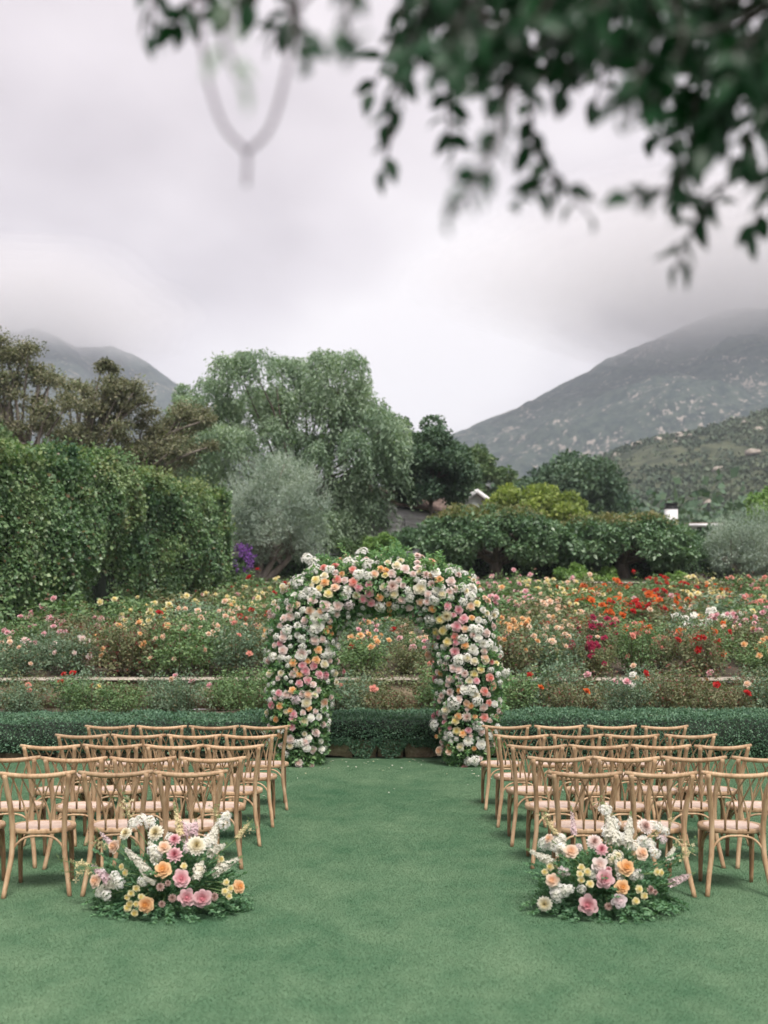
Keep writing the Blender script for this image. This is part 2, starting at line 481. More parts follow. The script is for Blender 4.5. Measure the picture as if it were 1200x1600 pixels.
# shrubs and boulders dotted over the near hillside: countless
def hill_cover():
    X, Y, Z = hill_g
    n = 17000
    i = (rng.uniform(0.02, 0.76, n) ** 0.8 * X.shape[0]).astype(int).clip(0, X.shape[0] - 1)
    j = rng.integers(60, X.shape[1] - 60, n)
    C = np.stack([X[i, j] + rng.uniform(-2, 2, n), Y[i, j] + rng.uniform(-2, 2, n), Z[i, j]], 1)
    dens = fbm(C[:, 0] / 40, C[:, 1] / 40, 1.0, 3, 7)
    C = C[(dens + rng.normal(size=n) * .35) > 0.0]; n = len(C)
    # each shrub: a tight cluster of leafy facets
    k = 17
    R = rng.uniform(0.6, 1.0, n) ** 2 * 2.2
    O = rand_dirs(n * k).reshape(n, k, 3); O[..., 2] = np.abs(O[..., 2])
    CC = (C[:, None, :] + O * R[:, None, None] * 0.8).reshape(-1, 3)
    v, f = leaves_at(CC, np.repeat(R, k) * .5, 0.9, (0, 0, .6), O.reshape(-1, 3), .2)
    setp(mobj('hillside_shrubs', np_mesh('hillside_shrubs', v, f, foliage_mat('hill_shrub', [(0.022, 0.038, 0.024), (0.04, 0.06, 0.034), (0.07, 0.085, 0.048)], trans=0.0, patch=.9, patch_scale=.03))),
         'scattered green and brown scrub covering the near hillside', 'scrub', kind='stuff')
    g = Geo()
    ico = np.array([(-1,-1,-.6),(1,-1,-.5),(1,1,-.6),(-1,1,-.5),(-.6,-.7,.8),(.7,-.6,.7),(.6,.7,.8),(-.7,.6,.6)]) 
    F = [(0,3,2,1),(4,5,6,7),(0,1,5,4),(1,2,6,5),(2,3,7,6),(3,0,4,7)]
    for _ in range(420):
        a = rnd.randrange(4, int(X.shape[0] * .72)); b2 = rnd.randrange(60, X.shape[1] - 40)
        if fbm(X[a, b2] / 22, Y[a, b2] / 22, 1.0, 3, 3) < 0.22 and rnd.random() < .9: continue
        s_ = rnd.uniform(.5, 1.9)
        v = (ico + rng.normal(size=(8, 3)) * .2) * s_ * np.array([1.3, 1, .8]) + [X[a, b2], Y[a, b2], Z[a, b2] + s_ * .3]
        g.add(v, F)
    setp(mobj('hillside_boulders', g.mesh('hillside_boulders', noise_mat('boulder', (.26, .22, .19), (.4, .35, .3), 1.0))),
         'pale boulders scattered on the near hillside', 'boulders', kind='stuff')
hill_cover()

M['dark_leaf'] = foliage_mat('dark_tree_leaf', [(0.026, 0.052, 0.034), (0.048, 0.084, 0.05), (0.08, 0.12, 0.072)], trans=.15, patch=.7, patch_scale=.35)

# far-off wood filling the valley between the garden trees and the hills
def treeline():
    C = []
    for _ in range(420):
        y = rnd.uniform(110, 230); x = rnd.uniform(-95, 130) * y / 180
        gz = float(ground_z(x, y)); r = rnd.uniform(3, 6)
        d = rand_dirs(90) * [r, r, r * .8] * rng.uniform(.75, 1.05, (90, 1))
        C.append(d + [x, y, gz + r * .7])
    C = np.concatenate(C)
    v, f = leaves_at(C, 0.9, .8, (0, 0, .8))
    setp(mobj('distant_wood', np_mesh('distant_wood', v, f, M['dark_leaf'])), 'distant band of dark green trees below the hillside', 'wood', kind='stuff')
treeline()
# ------------------------------------------------------------------ walls and hedges
M['stone'] = noise_mat('sandstone', (0.20, 0.15, 0.10), (0.38, 0.30, 0.21), scale=6, bump=0.5, objrand=0.5)
M['mortar'] = noise_mat('wall_core', (0.05, 0.045, 0.04), (0.10, 0.085, 0.07), scale=10)
M['coping'] = noise_mat('coping_stone', (0.28, 0.24, 0.20), (0.45, 0.40, 0.34), scale=5, bump=0.3, objrand=0.25)
M['branch'] = noise_mat('bark', (0.06, 0.048, 0.04), (0.14, 0.115, 0.095), scale=9, stretch=(1, 1, .3), bump=.6)
M['hedge'] = foliage_mat('clipped_hedge_leaf', [(0.027, 0.066, 0.042), (0.05, 0.104, 0.062), (0.088, 0.155, 0.092)], trans=.15, patch=.4, patch_scale=1.5, spec=.4)
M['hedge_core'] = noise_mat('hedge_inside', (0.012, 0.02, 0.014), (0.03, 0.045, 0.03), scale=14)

def stone_mesh(seed):
    r = np.random.default_rng(seed)
    n = 4; g = Geo()
    # a box with a 4x3 front bulging unevenly
    xs = np.linspace(-.5, .5, 5); zs = np.linspace(-.5, .5, 4)
    X, Z = np.meshgrid(xs, zs)
    edge = (1 - (2 * np.abs(X)) ** 4) * (1 - (2 * np.abs(Z)) ** 4)
    Y = -.5 - .35 * edge - r.uniform(0, .18, X.shape) * edge
    Xj = X + r.uniform(-.05, .05, X.shape); Zj = Z + r.uniform(-.07, .07, X.shape)
    v = np.stack([Xj, Y, Zj], -1).reshape(-1, 3)
    f = [(j*5+i, j*5+i+1, (j+1)*5+i+1, (j+1)*5+i) for j in range(3) for i in range(4)]
    g.add(v, f)
    g.box((0, 0.02, 0), (.94, .98, .94))
    return g.mesh('stone', M['stone'], smooth=False)
STONES = [stone_mesh(s) for s in range(6)]

def retaining_wall():
    root = empty('retaining_wall', (0, WALL_D + .1, 0))
    setp(root, 'low sandstone retaining wall at the end of the lawn under the trailing hedge', 'wall')
    g = Geo(); g.box((0, .12, .20), (40, .20, .40)); mobj('wall_core', g.mesh('wall_core', M['mortar']), root)
    x = -11.5
    cnt = 0
    for row, (z, h) in enumerate([(0.15, 0.33), (0.36, .12)]):
        x = -11.5 + row * .13
        while x < 11.5:
            w = rnd.uniform(.22, .46)
            o = mobj('stone', STONES[rnd.randrange(6)], root, (x + w / 2, rnd.uniform(-.01, .02), z + rnd.uniform(-.01, .01)))
            o.scale = (w * .97, .13, h * rnd.uniform(.75, 1.05)); o.rotation_euler = (0, rnd.uniform(-.16, .16), 0)
            x += w; cnt += 1
retaining_wall()

def garden_ledge():
    root = empty('garden_ledge', (0, LEDGE_D, 0.42))
    setp(root, 'low stone ledge with a pale coping between the two rose beds', 'wall')
    g = Geo(); g.box((0, .15, .24), (46, .3, .48)); mobj('wall_face', g.mesh('wall_face', M['stone']), root)
    x = -13
    while x < 15:
        w = rnd.uniform(.75, 1.0)
        gg = STONE_CAP
        o = mobj('coping_stone', gg, root, (x + w / 2, .12, .53 + rnd.uniform(-.006, .006))); o.scale = (w * .985, .4, .07)
        x += w
_g = Geo(); _g.box((0, 0, 0), (1, 1, 1)); STONE_CAP = _g.mesh('coping_block', M['coping'])
garden_ledge()

def upper_wall():
    root = empty('terrace_wall', (0, BANK_D, 2.7))
    setp(root, 'low brown wall along the top of the rose field below the trees', 'wall')
    g = Geo(); g.box((4, .1, .42), (70, .3, .9)); mobj('wall_face', g.mesh('wall_face', noise_mat('old_brick', (.09, .06, .045), (.2, .14, .105), 5, bump=.4)), root)
    x = -8
    while x < 22:
        o = mobj('coping_stone', STONE_CAP, root, (x + .45, .1, .90)); o.scale = (.88, .38, .06); x += .9
upper_wall()

def box_shell_points(n, x0, x1, y0, y1, z0, z1, bump=.06, faces='ftlrb'):
    """points over the faces of a box: f front, t top, l/r ends, b back"""
    A = {'f': (x1-x0)*(z1-z0), 't': (x1-x0)*(y1-y0), 'l': (y1-y0)*(z1-z0), 'r': (y1-y0)*(z1-z0), 'b': (x1-x0)*(z1-z0)}
    tot = sum(A[k] for k in faces); out = []; nr = []
    for k in faces:
        m = int(n * A[k] / tot); a = rng.uniform(size=m); b = rng.uniform(size=m)
        if k == 'f': p = np.stack([x0+(x1-x0)*a, np.full(m, y0), z0+(z1-z0)*b], 1); q = (0,-1,0)
        if k == 'b': p = np.stack([x0+(x1-x0)*a, np.full(m, y1), z0+(z1-z0)*b], 1); q = (0,1,0)
        if k == 't': p = np.stack([x0+(x1-x0)*a, y0+(y1-y0)*b, np.full(m, z1)], 1); q = (0,0,1)
        if k == 'l': p = np.stack([np.full(m, x0), y0+(y1-y0)*a, z0+(z1-z0)*b], 1); q = (-1,0,0)
        if k == 'r': p = np.stack([np.full(m, x1), y0+(y1-y0)*a, z0+(z1-z0)*b], 1); q = (1,0,0)
        q = np.tile(np.array(q, float), (m, 1))
        out.append(p); nr.append(q)
    p = np.concatenate(out); q = np.concatenate(nr)
    w = smoothn(p[:, 0] * 2 + p[:, 2] * 1.7, p[:, 1] * 2 + p[:, 2], 1.6) * bump
    p = p + q * (w + rng.normal(size=len(p)) * .018)[:, None]
    # soften the corners
    return p, q

def clipped_hedge(name, label, x0, x1, y0, y1, z0, z1, n, leaf, mat, aspect=.55, core=.07, bump=.04, trail=None, group=None, faces='ftlr'):
    root = empty(name, ((x0 + x1) / 2, (y0 + y1) / 2, z0))
    setp(root, label, 'hedge', group=group)
    cx, cy_, cz = (x0 + x1) / 2, (y0 + y1) / 2, z0
    p, q = box_shell_points(n, x0, x1, y0, y1, z0, z1, bump, faces)
    if trail:
        zt, nt_ = trail
        xs = rng.uniform(x0, x1, nt_); dr = (z1 - z0) * .0 + np.abs(smoothn(xs, 0 * xs, 4.3, 2)) ** .8 * zt * 1.25 + rng.uniform(0, .06, nt_)
        tz = z0 - dr * rng.uniform(0, 1, nt_) ** .8
        p = np.concatenate([p, np.stack([xs, y0 + .05 + rng.uniform(-.05, .04, nt_), tz], 1)]); q = np.concatenate([q, np.tile([0, -1., 0], (nt_, 1))])
    v, f = leaves_at(p, leaf, aspect, (0, 0, .5), q, .5)
    v = v - [cx, cy_, cz]
    setp(mobj('leaves', np_mesh(name + '_leaves', v, f, mat), root), kind='stuff')
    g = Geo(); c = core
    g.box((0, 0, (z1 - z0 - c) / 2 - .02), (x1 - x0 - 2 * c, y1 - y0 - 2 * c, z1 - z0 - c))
    mobj('dark_filler', g.mesh(name + '_core', M['hedge_core']), root)  # dark box added inside the hedge to block the view through the leaves
    return root

clipped_hedge('low_hedge', 'long clipped green hedge behind the chairs right of the arch', 1.75, 13.5, 16.42, 17.9, 0.02, .60, 90000, .030, M['hedge'], bump=.05)
clipped_hedge('low_hedge', 'clipped dark hedge behind the chairs left of the arch', -12, -1.75, 16.45, 17.9, 0.10, .56, 60000, .030, M['hedge'], bump=.05)
clipped_hedge('trailing_hedge', 'creeping hedge spilling over the stone wall seen through the arch', -1.75, 1.75, 16.45, 17.9, .30, .59, 26000, .028, M['hedge'], bump=.05, trail=(.30, 11000), faces='ft')

# hedge under the trees and shrubs beyond the rose field
M['shade_hedge'] = foliage_mat('terrace_hedge_leaf', [(0.04, 0.075, 0.045), (0.065, 0.11, 0.06), (0.09, 0.15, 0.08)], trans=.15, patch=.4)
clipped_hedge('terrace_hedge', 'low clipped hedge under the wide dark trees', .8, 22, 45.2, 46.4, 3.8, 4.75, 26000, .09, M['shade_hedge'], bump=.08)
clipped_hedge('terrace_hedge', 'low clipped green hedge behind the grey olive trunk', -8.2, -.6, 45.6, 46.8, 3.8, 4.7, 12000, .09, M['shade_hedge'], bump=.08)
clipped_hedge('screen_hedge', 'tall dark hedge filling the shade behind the wide trees', 2.3, 24, 52.5, 54.5, 4.2, 6.2, 22000, .16, M['dark_leaf'], bump=.5, core=.4)

# ------------------------------------------------------------------ the tall ivy covered hedge at the left
M['ivy'] = foliage_mat('ivy_leaf', [(0.034, 0.07, 0.036), (0.064, 0.12, 0.056), (0.105, 0.165, 0.075), (0.17, 0.225, 0.11)], trans=.2, patch=.8, patch_scale=.45, spec=.5, rough=.4, accent=((.16, .10, .05), .03))
M['ivy_top'] = foliage_mat('ivy_top_leaf', [(0.04, 0.085, 0.042), (0.085, 0.135, 0.055), (0.15, 0.175, 0.07)], trans=.3, patch=.8, patch_scale=.6)
M['ivy_mix'] = foliage_mat('ivy_mix_leaf', [(0.03, 0.065, 0.035), (0.06, 0.11, 0.05), (0.11, 0.155, 0.07), (0.15, 0.17, 0.08)], trans=.25, patch=1.1, patch_scale=.5)
IVY_A, IVY_B = np.array([-9.75, 22.5]), np.array([-5.75, 40.5])
def ivy_hedge():
    ax = IVY_B - IVY_A; L = np.linalg.norm(ax); u = ax / L; nrm = np.array([u[1], -u[0]])   # towards the garden
    root = empty('ivy_hedge', (IVY_A[0], IVY_A[1], 1.0))
    setp(root, 'tall hedge overgrown with ivy along the left side of the rose garden', 'hedge')
    org = np.array([IVY_A[0], IVY_A[1], 1.0])
    def top_at(s):
        x = IVY_A[0] + u[0] * s; y = IVY_A[1] + u[1] * s
        px = 600 + x / y * FPX
        py = np.interp(px, [-400, -60, 50, 110, 170, 215, 260, 320, 372], [640, 690, 708, 702, 712, 735, 752, 762, 772])
        return CAM_Z + (HOR - py) / FPX * y
    def thick(s): return 1.3
    # face leaves
    n = 125000
    s = rng.uniform(0, L, n) ** 1.0; tz = rng.uniform(0, 1, n)
    gz = ground_z(IVY_A[0] + u[0] * s + 1, IVY_A[1] + u[1] * s)
    z = gz + (top_at(s) - gz) * tz
    big = smoothn(s, z, .55, 1) * .52 + smoothn(s, z, 1.5, 3) * .18 + smoothn(s * 1.0, z * .45, 4.2, 5) * .16 + smoothn(s, z, 9, 8) * .06
    round_top = -np.clip(tz - .88, 0, 1) ** 1.3 * 5
    off = big + round_top + rng.normal(size=n) * .05
    p = np.stack([IVY_A[0] + u[0] * s + nrm[0] * off, IVY_A[1] + u[1] * s + nrm[1] * off, z], 1)
    q = np.tile([nrm[0], nrm[1], .25], (n, 1))
    v, f = leaves_at(p, .078, .85, (0, 0, .5), q, .15, droop=.9)
    setp(mobj('ivy_leaves', np_mesh('ivy_leaves', v - org, f, M['ivy']), root), kind='stuff')
    # far end and top
    n = 16000
    a = rng.uniform(-2.2, .2, n); z0 = float(ground_z(0, 40.4)); zt = float(top_at(L)); z = rng.uniform(z0, zt, n)
    bulge = .5 * np.sqrt(np.clip(1 - ((a + 1) / 1.3) ** 2, 0, 1)) + smoothn(a, z, 1.6, 2) * .2
    p = np.stack([IVY_B[0] + nrm[0] * a + u[0] * bulge, IVY_B[1] + nrm[1] * a + u[1] * bulge, z], 1)
    setp(mobj('end_leaves', np_mesh('ivy_end', *(lambda q: (q[0] - org, q[1]))(leaves_at(p, .11, .8, (0, 0, .5), np.tile([u[0], u[1], 0], (n, 1)), .2, droop=.6)), M['ivy']), root), kind='stuff')
    v1, f1 = leaves_at(p[:10], .11, .8, (0, 0, .5), np.tile([u[0], u[1], 0], (10, 1)), .2, droop=.6)
    n = 34000
    s = rng.uniform(0, L, n); a = -rng.uniform(-.15, 2.3, n)
    keep = smoothn(s, a, 1.1, 9) + rng.normal(size=n) * .35 > -.15
    s = s[keep]; a = a[keep]; n = len(s)
    z = top_at(s) + smoothn(s, a, 1.3, 6) * .26 + smoothn(s, a, 4, 6) * .10 - (np.abs(a + 1) / 1.3) ** 4 * .35 + rng.normal(size=n) * .06
    p = np.stack([IVY_A[0] + u[0] * s + nrm[0] * a, IVY_A[1] + u[1] * s + nrm[1] * a, z], 1)
    v2, f2 = leaves_at(p, .09, .75, (0, 0, .6), np.tile([0, 0, 1.], (n, 1)), .8)
    vv = np.concatenate([v1, v2]) - org; ff = np.concatenate([f1, f2 + len(v1)])
    setp(mobj('top_shoots', np_mesh('ivy_top', vv, ff, M['ivy_top']), root), kind='stuff')  # shoots in a yellower leaf colour along the hedge top
    # loose growth bulging from the top edge, the face and the far end
    CC = []; RR = []
    for i in range(120):
        s = rnd.uniform(0, L); a = rnd.choice([rnd.uniform(-.4, .35), rnd.uniform(-2, .2)]); zt = float(top_at(s)) + rnd.uniform(-.45, .12)
        if i > 75: zt = float(top_at(s)) - rnd.uniform(.4, 3.2); a = rnd.uniform(.0, .35)
        if i > 98: s = L + rnd.uniform(-.1, .55); a = rnd.uniform(-2, .2); zt = float(top_at(L)) - rnd.uniform(.0, 2.3) ** 1.1
        CC.append([IVY_A[0] + u[0] * s + nrm[0] * a, IVY_A[1] + u[1] * s + nrm[1] * a, zt]); RR.append(rnd.uniform(.3, .62))
    q = clump_leaves(np.array(CC), np.array(RR), 210, .085, .75, .8, droop=.4, fuzz=.55)
    setp(mobj('loose_growth', np_mesh('ivy_loose', q[0] - org, q[1], M['ivy_mix']), root), kind='stuff')
    # inside
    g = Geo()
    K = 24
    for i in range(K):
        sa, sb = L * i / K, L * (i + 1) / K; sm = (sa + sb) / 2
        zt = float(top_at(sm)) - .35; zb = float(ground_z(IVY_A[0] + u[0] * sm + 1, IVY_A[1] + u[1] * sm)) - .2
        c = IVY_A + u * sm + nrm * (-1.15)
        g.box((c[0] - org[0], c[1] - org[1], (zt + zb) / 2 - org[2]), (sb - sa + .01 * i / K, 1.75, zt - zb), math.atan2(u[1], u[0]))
    mobj('dark_filler', g.mesh('ivy_core', M['hedge_core']), root)  # dark boxes added behind the ivy so its leaf layer looks dense

# ------------------------------------------------------------------ trees and shrubs
def limb_path(a, b, sag=.15, k=6):
    a, b = np.array(a, float), np.array(b, float); t = np.linspace(0, 1, k)[:, None]
    mid = (a + b) / 2 + np.array([0, 0, np.linalg.norm(b - a) * sag]) + rng.normal(size=3) * np.linalg.norm(b - a) * .07
    return (1 - t) ** 2 * a + 2 * t * (1 - t) * mid + t ** 2 * b

def trunk_mesh(name, trunk_pts, r0, r1, tips, mat, limb_r=.35, nl=7, twig=.02, sag=.1, start=.55):
    g = Geo()
    tp = np.array(trunk_pts, float)
    g.tube(tp, np.linspace(r0, r1, len(tp)), 9)
    for tip in tips:
        i = rnd.randrange(int(len(tp) * start), len(tp)); a = tp[i]
        r = (r0 + (r1 - r0) * i / (len(tp) - 1)) * limb_r * rnd.uniform(.7, 1.2)
        path = limb_path(a, tip, sag)
        g.tube(path, np.linspace(max(r, twig * 1.5), twig, len(path)), 5)
    return g.mesh(name, mat, smooth=True)

def clumps_ellipsoid(k, R, low=-.55, shell=.72, jitter=.12):
    out = []
    while len(out) < k:
        d = rand_dirs(1)[0]
        if d[2] < low: continue
        out.append(d * np.array(R) * rnd.uniform(shell, 1.0) * (1 + rng.normal() * jitter))
    return np.array(out)

def clump_leaves(C, rc, per, leaf, aspect=.6, flat=.75, bias=(0, 0, .5), ow=.35, droop=0., fuzz=0.):
    k = len(C); rc = np.broadcast_to(rc, (k,))
    d = rand_dirs(k * per).reshape(k, per, 3)
    rr = rng.uniform(.35, 1, (k, per, 1)) ** .6 if not fuzz else np.abs(rng.normal(0, fuzz, (k, per, 1))).clip(0, 1.25)
    o = d * rr * rc[:, None, None] * [1, 1, flat]
    p = (C[:, None, :] + o).reshape(-1, 3)
    return leaves_at(p, leaf, aspect, bias, d.reshape(-1, 3) + [0, 0, .2], ow, droop=droop)

def tree(name, label, base, trunk, r0, tips_local, leaf_arrays, leaf_mat, bark=None, cat='tree', limb_r=.35, group=None, r1=None, sag=.1, start=.5, twig=.02, extra=None):
    root = empty(name, base)
    setp(root, label, cat, group=group)
    if trunk is not None:
        mobj('trunk', trunk_mesh(name + '_trunk', trunk, r0, r1 or r0 * .55, tips_local, bark or M['branch'], limb_r, sag=sag, start=start, twig=twig), root)
    vs_, fs_ = [], []; n = 0
    for v, f in leaf_arrays: vs_.append(v); fs_.append(f + n); n += len(v)
    setp(mobj('crown', np_mesh(name + '_crown', np.concatenate(vs_), np.concatenate(fs_), leaf_mat), root), kind='stuff')
    for e in (extra or []): e(root)
    return root

M['oak_brown'] = foliage_mat('oak_leaf', [(0.045, 0.055, 0.035), (0.085, 0.095, 0.055), (0.135, 0.125, 0.08), (0.12, 0.155, 0.09)], trans=.2, patch=.7, patch_scale=.45)
M['oak_bark'] = noise_mat('pale_bark', (0.12, 0.10, 0.085), (0.26, 0.23, 0.20), scale=6, stretch=(1, 1, .3), bump=.5)
M['pepper'] = foliage_mat('pepper_leaf', [(0.075, 0.12, 0.08), (0.135, 0.185, 0.13), (0.22, 0.275, 0.20)], trans=.3, patch=.8, patch_scale=.3)
M['olive'] = foliage_mat('olive_leaf', [(0.10, 0.14, 0.115), (0.17, 0.21, 0.18), (0.28, 0.32, 0.28)], trans=.2, patch=.6, patch_scale=.6)
M['wide'] = foliage_mat('wide_tree_leaf', [(0.040, 0.078, 0.044), (0.070, 0.125, 0.066), (0.12, 0.18, 0.10)], trans=.2, patch=.6, patch_scale=.8, spec=.5, rough=.4)
M['wide_top'] = foliage_mat('wide_tree_new_leaf', [(0.06, 0.09, 0.04), (0.10, 0.11, 0.048), (0.145, 0.125, 0.062)], trans=.25, patch=.8, patch_scale=.9)
M['lime'] = foliage_mat('yellow_green_leaf', [(0.07, 0.10, 0.035), (0.15, 0.19, 0.05), (0.24, 0.27, 0.08)], trans=.3, patch=.7, patch_scale=.5)
M['shrub'] = foliage_mat('bright_shrub_leaf', [(0.05, 0.10, 0.03), (0.10, 0.17, 0.05), (0.17, 0.25, 0.08)], trans=.3, patch=.7, patch_scale=.8)
M['mid'] = foliage_mat('mid_green_leaf', [(0.035, 0.065, 0.03), (0.06, 0.10, 0.045), (0.10, 0.13, 0.06)], trans=.2, patch=.8, patch_scale=.5)

def gpt(px, d, py=None):
    """ground point under a photograph column at distance d"""
    x = (px - 600) / FPX * d
    return Vector((x, d, float(ground_z(x, d))))

def crown_from_px(base, px0, px1, py0, py1, d):
    """centre (relative to the base) and radii of a crown spanning these rows and columns at distance d"""
    a, b = P(px0, py1, d), P(px1, py0, d)
    c = (a + b) / 2 - base
    return np.array(c), (b.x - a.x) / 2, (b.z - a.z) / 2

# brown-leaved oaks at the left, open crowns with visible boughs
def oak(label, px, d, blobs, leaf_n, seed):
    base = gpt(px, d); C = []; RC = []
    for bx, by, r, k in blobs:
        w = np.array(P(bx, by, d) - base); rr = r / FPX * d
        for _ in range(k):
            q = rand_dirs(1)[0] * rr * rnd.uniform(.3, 1) * [1.15, 1.3, .8]
            C.append(w + q); RC.append(rr * rnd.uniform(.40, .72))
    C = np.array(C); RC = np.array(RC)
    tips = [C[i] for i in range(0, len(C), 2)]
    top = np.array(P(px + 5, 690, d) - base)
    trunk = limb_path((0, 0, -.3), top, .02, 8)
    tree('oak_tree', label, base, trunk, .34, tips, [clump_leaves(C, RC, int(leaf_n * 1.15) // len(C), .10, .55, .62, ow=.3, fuzz=.75)], M['oak_brown'], M['oak_bark'], sag=.05, limb_r=.42, start=.4, twig=.03)
oak('brown oak with a sparse crown rising highest at the left edge', 30, 43,
    [(25, 545, 34, 12), (5, 590, 40, 10), (68, 588, 28, 8), (20, 650, 45, 14), (80, 640, 36, 10), (-40, 600, 60, 16), (-10, 700, 50, 10)], 26000, 1)
oak('brown oak with twisted boughs behind the ivy hedge', 118, 46,
    [(110, 600, 26, 7), (165, 575, 17, 5), (140, 630, 40, 14), (185, 615, 34, 11), (95, 690, 40, 10), (170, 680, 45, 12), (215, 640, 28, 7)], 28000, 2)
oak('low brown oak leaning into the grey green pepper tree', 235, 47,
    [(245, 665, 32, 10), (290, 650, 30, 9), (320, 655, 20, 5), (215, 700, 40, 10), (270, 705, 40, 12), (310, 690, 25, 5), (200, 730, 40, 8)], 26000, 3)

# the big pepper tree with hanging foliage
def pepper():
    d = 54; px = 455; base = gpt(px, d)
    blobs = [(372, 580, 22), (405, 572, 22), (330, 610, 22), (450, 566, 26), (490, 580, 25), (540, 580, 24), (512, 570, 15), (560, 610, 24), (585, 640, 26),
             (350, 640, 34), (400, 620, 40), (450, 620, 45), (500, 630, 45), (545, 655, 42), (590, 680, 38), (620, 660, 24), (320, 690, 40), (360, 700, 45),
             (420, 680, 50), (480, 700, 50), (540, 710, 50), (590, 730, 34), (540, 770, 40), (575, 790, 26), (500, 770, 45), (440, 740, 45), (330, 740, 35),
             (490, 820, 35), (570, 745, 22), (530, 810, 26), (300, 660, 25), (610, 700, 28), (290, 640, 14), (280, 700, 25), (300, 730, 30)]
    P_, D_ = [], []; tips = []
    for bx, by, r in blobs:
        w = np.array(P(bx, by, d) - base); rr = r / FPX * d
        w[1] += rng.uniform(-1.6, 1.6)
        ncl = max(5, int(r / 4.3)); 
        for _ in range(ncl):
            q = rand_dirs(1)[0]; q[2] = abs(q[2]) * .8; 
            c = w + q * rr * [.95, 1.2, .7]; tips.append(c)
            for _s in range(22):
                a = rnd.uniform(0, 2 * math.pi); sp = rnd.uniform(.1, .6)
                s0 = c + np.array([math.cos(a) * sp * .5, math.sin(a) * sp * .5, rnd.uniform(-.1, .22)])
                ln = rnd.uniform(.5, 2.3); m = 18
                t = np.linspace(0, 1, m)[:, None]
                out = np.array([math.cos(a), math.sin(a), 0]) * .35 * ln
                pts = s0 + out * np.sqrt(t) + np.array([0, 0, -1.]) * ln * t ** 1.4 + rng.normal(size=(m, 3)) * .05
                P_.append(pts); D_.append(np.tile(out * .6 + [0, 0, -.6], (m, 1)))
    p = np.concatenate(P_); dd = np.concatenate(D_) + rng.normal(size=(len(p), 3)) * .45
    L = .19 * rng.uniform(.6, 1.4, len(p))
    arr = leaf_quads(p, dd, rand_dirs(len(p)) + [0, 0, .5], L, L * .36)
    print('pepper leaves', len(p))
    trunk = limb_path((0, 0, -.3), np.array(P(470, 740, d) - base), .02, 7)
    tree('pepper_tree', 'large grey green pepper tree with drooping foliage behind the olive', base, trunk, .5, tips[::9], [arr], M['pepper'], sag=.15, twig=.03, limb_r=.25)
pepper()

def olive(label, px, d, x0, x1, y0, y1, n, seed, trunks):
    base = gpt(px, d); c, rx, rz = crown_from_px(base, x0, x1, y0, y1, d)
    k = 110
    C = clumps_ellipsoid(k, (rx * .9, rx * .9, rz * .88), -.95, .55) + c
    C[:, 2] = np.maximum(C[:, 2], c[2] - rz * .66)
    per = n // k
    arr = clump_leaves(C, rx * .24, per, .10, .22, .9, ow=.4)
    # upright shoots
    S = []; D = []
    for _ in range(420):
        q = rand_dirs(1)[0]; q[2] = abs(q[2]); s0 = c + q * [rx * .95, rx * .95, rz * .92]; dr = unit(q * [.5, .5, .3] + [0, 0, 1.])
        for t in np.linspace(0, rnd.uniform(.25, .6), 12): S.append(s0 + dr * t); D.append(dr + rng.normal(size=3) * .5)
    S = np.array(S); D = np.array(D)
    arr2 = leaf_quads(S, D, rand_dirs(len(S)), .10, .022)
    g = []
    root = empty('olive_tree', base); setp(root, label, 'tree')
    gg = Geo()
    for tx, ty in trunks:
        top = np.array(P(tx, ty, d) - base); pth = limb_path((rnd.uniform(-.08, .08), 0, -.2), top, .02, 7)
        gg.tube(pth, np.linspace(.17, .09, 7), 8)
        for j in range(9):
            gg.tube(limb_path(pth[rnd.randrange(4, 7)], C[rnd.randrange(k)], .05), np.linspace(.06, .015, 6), 5)
    mobj('trunk', gg.mesh('olive_trunk', M['oak_bark'], smooth=True), root)
    v = np.concatenate([arr[0], arr2[0]]); f = np.concatenate([arr[1], arr2[1] + len(arr[0])])
    setp(mobj('crown', np_mesh('olive_crown', v, f, M['olive']), root), kind='stuff')
olive('round grey olive tree with a forked trunk left of the arch', 405, 44.0, 345, 517, 716, 893, 62000, 1, [(385, 862), (408, 850), (432, 858), (455, 868)])
olive('grey olive tree with a forked trunk at the right edge', 1170, 44.0, 1108, 1265, 806, 905, 42000, 2, [(1130, 872), (1165, 868), (1190, 870), (1210, 872)])

ivy_hedge()

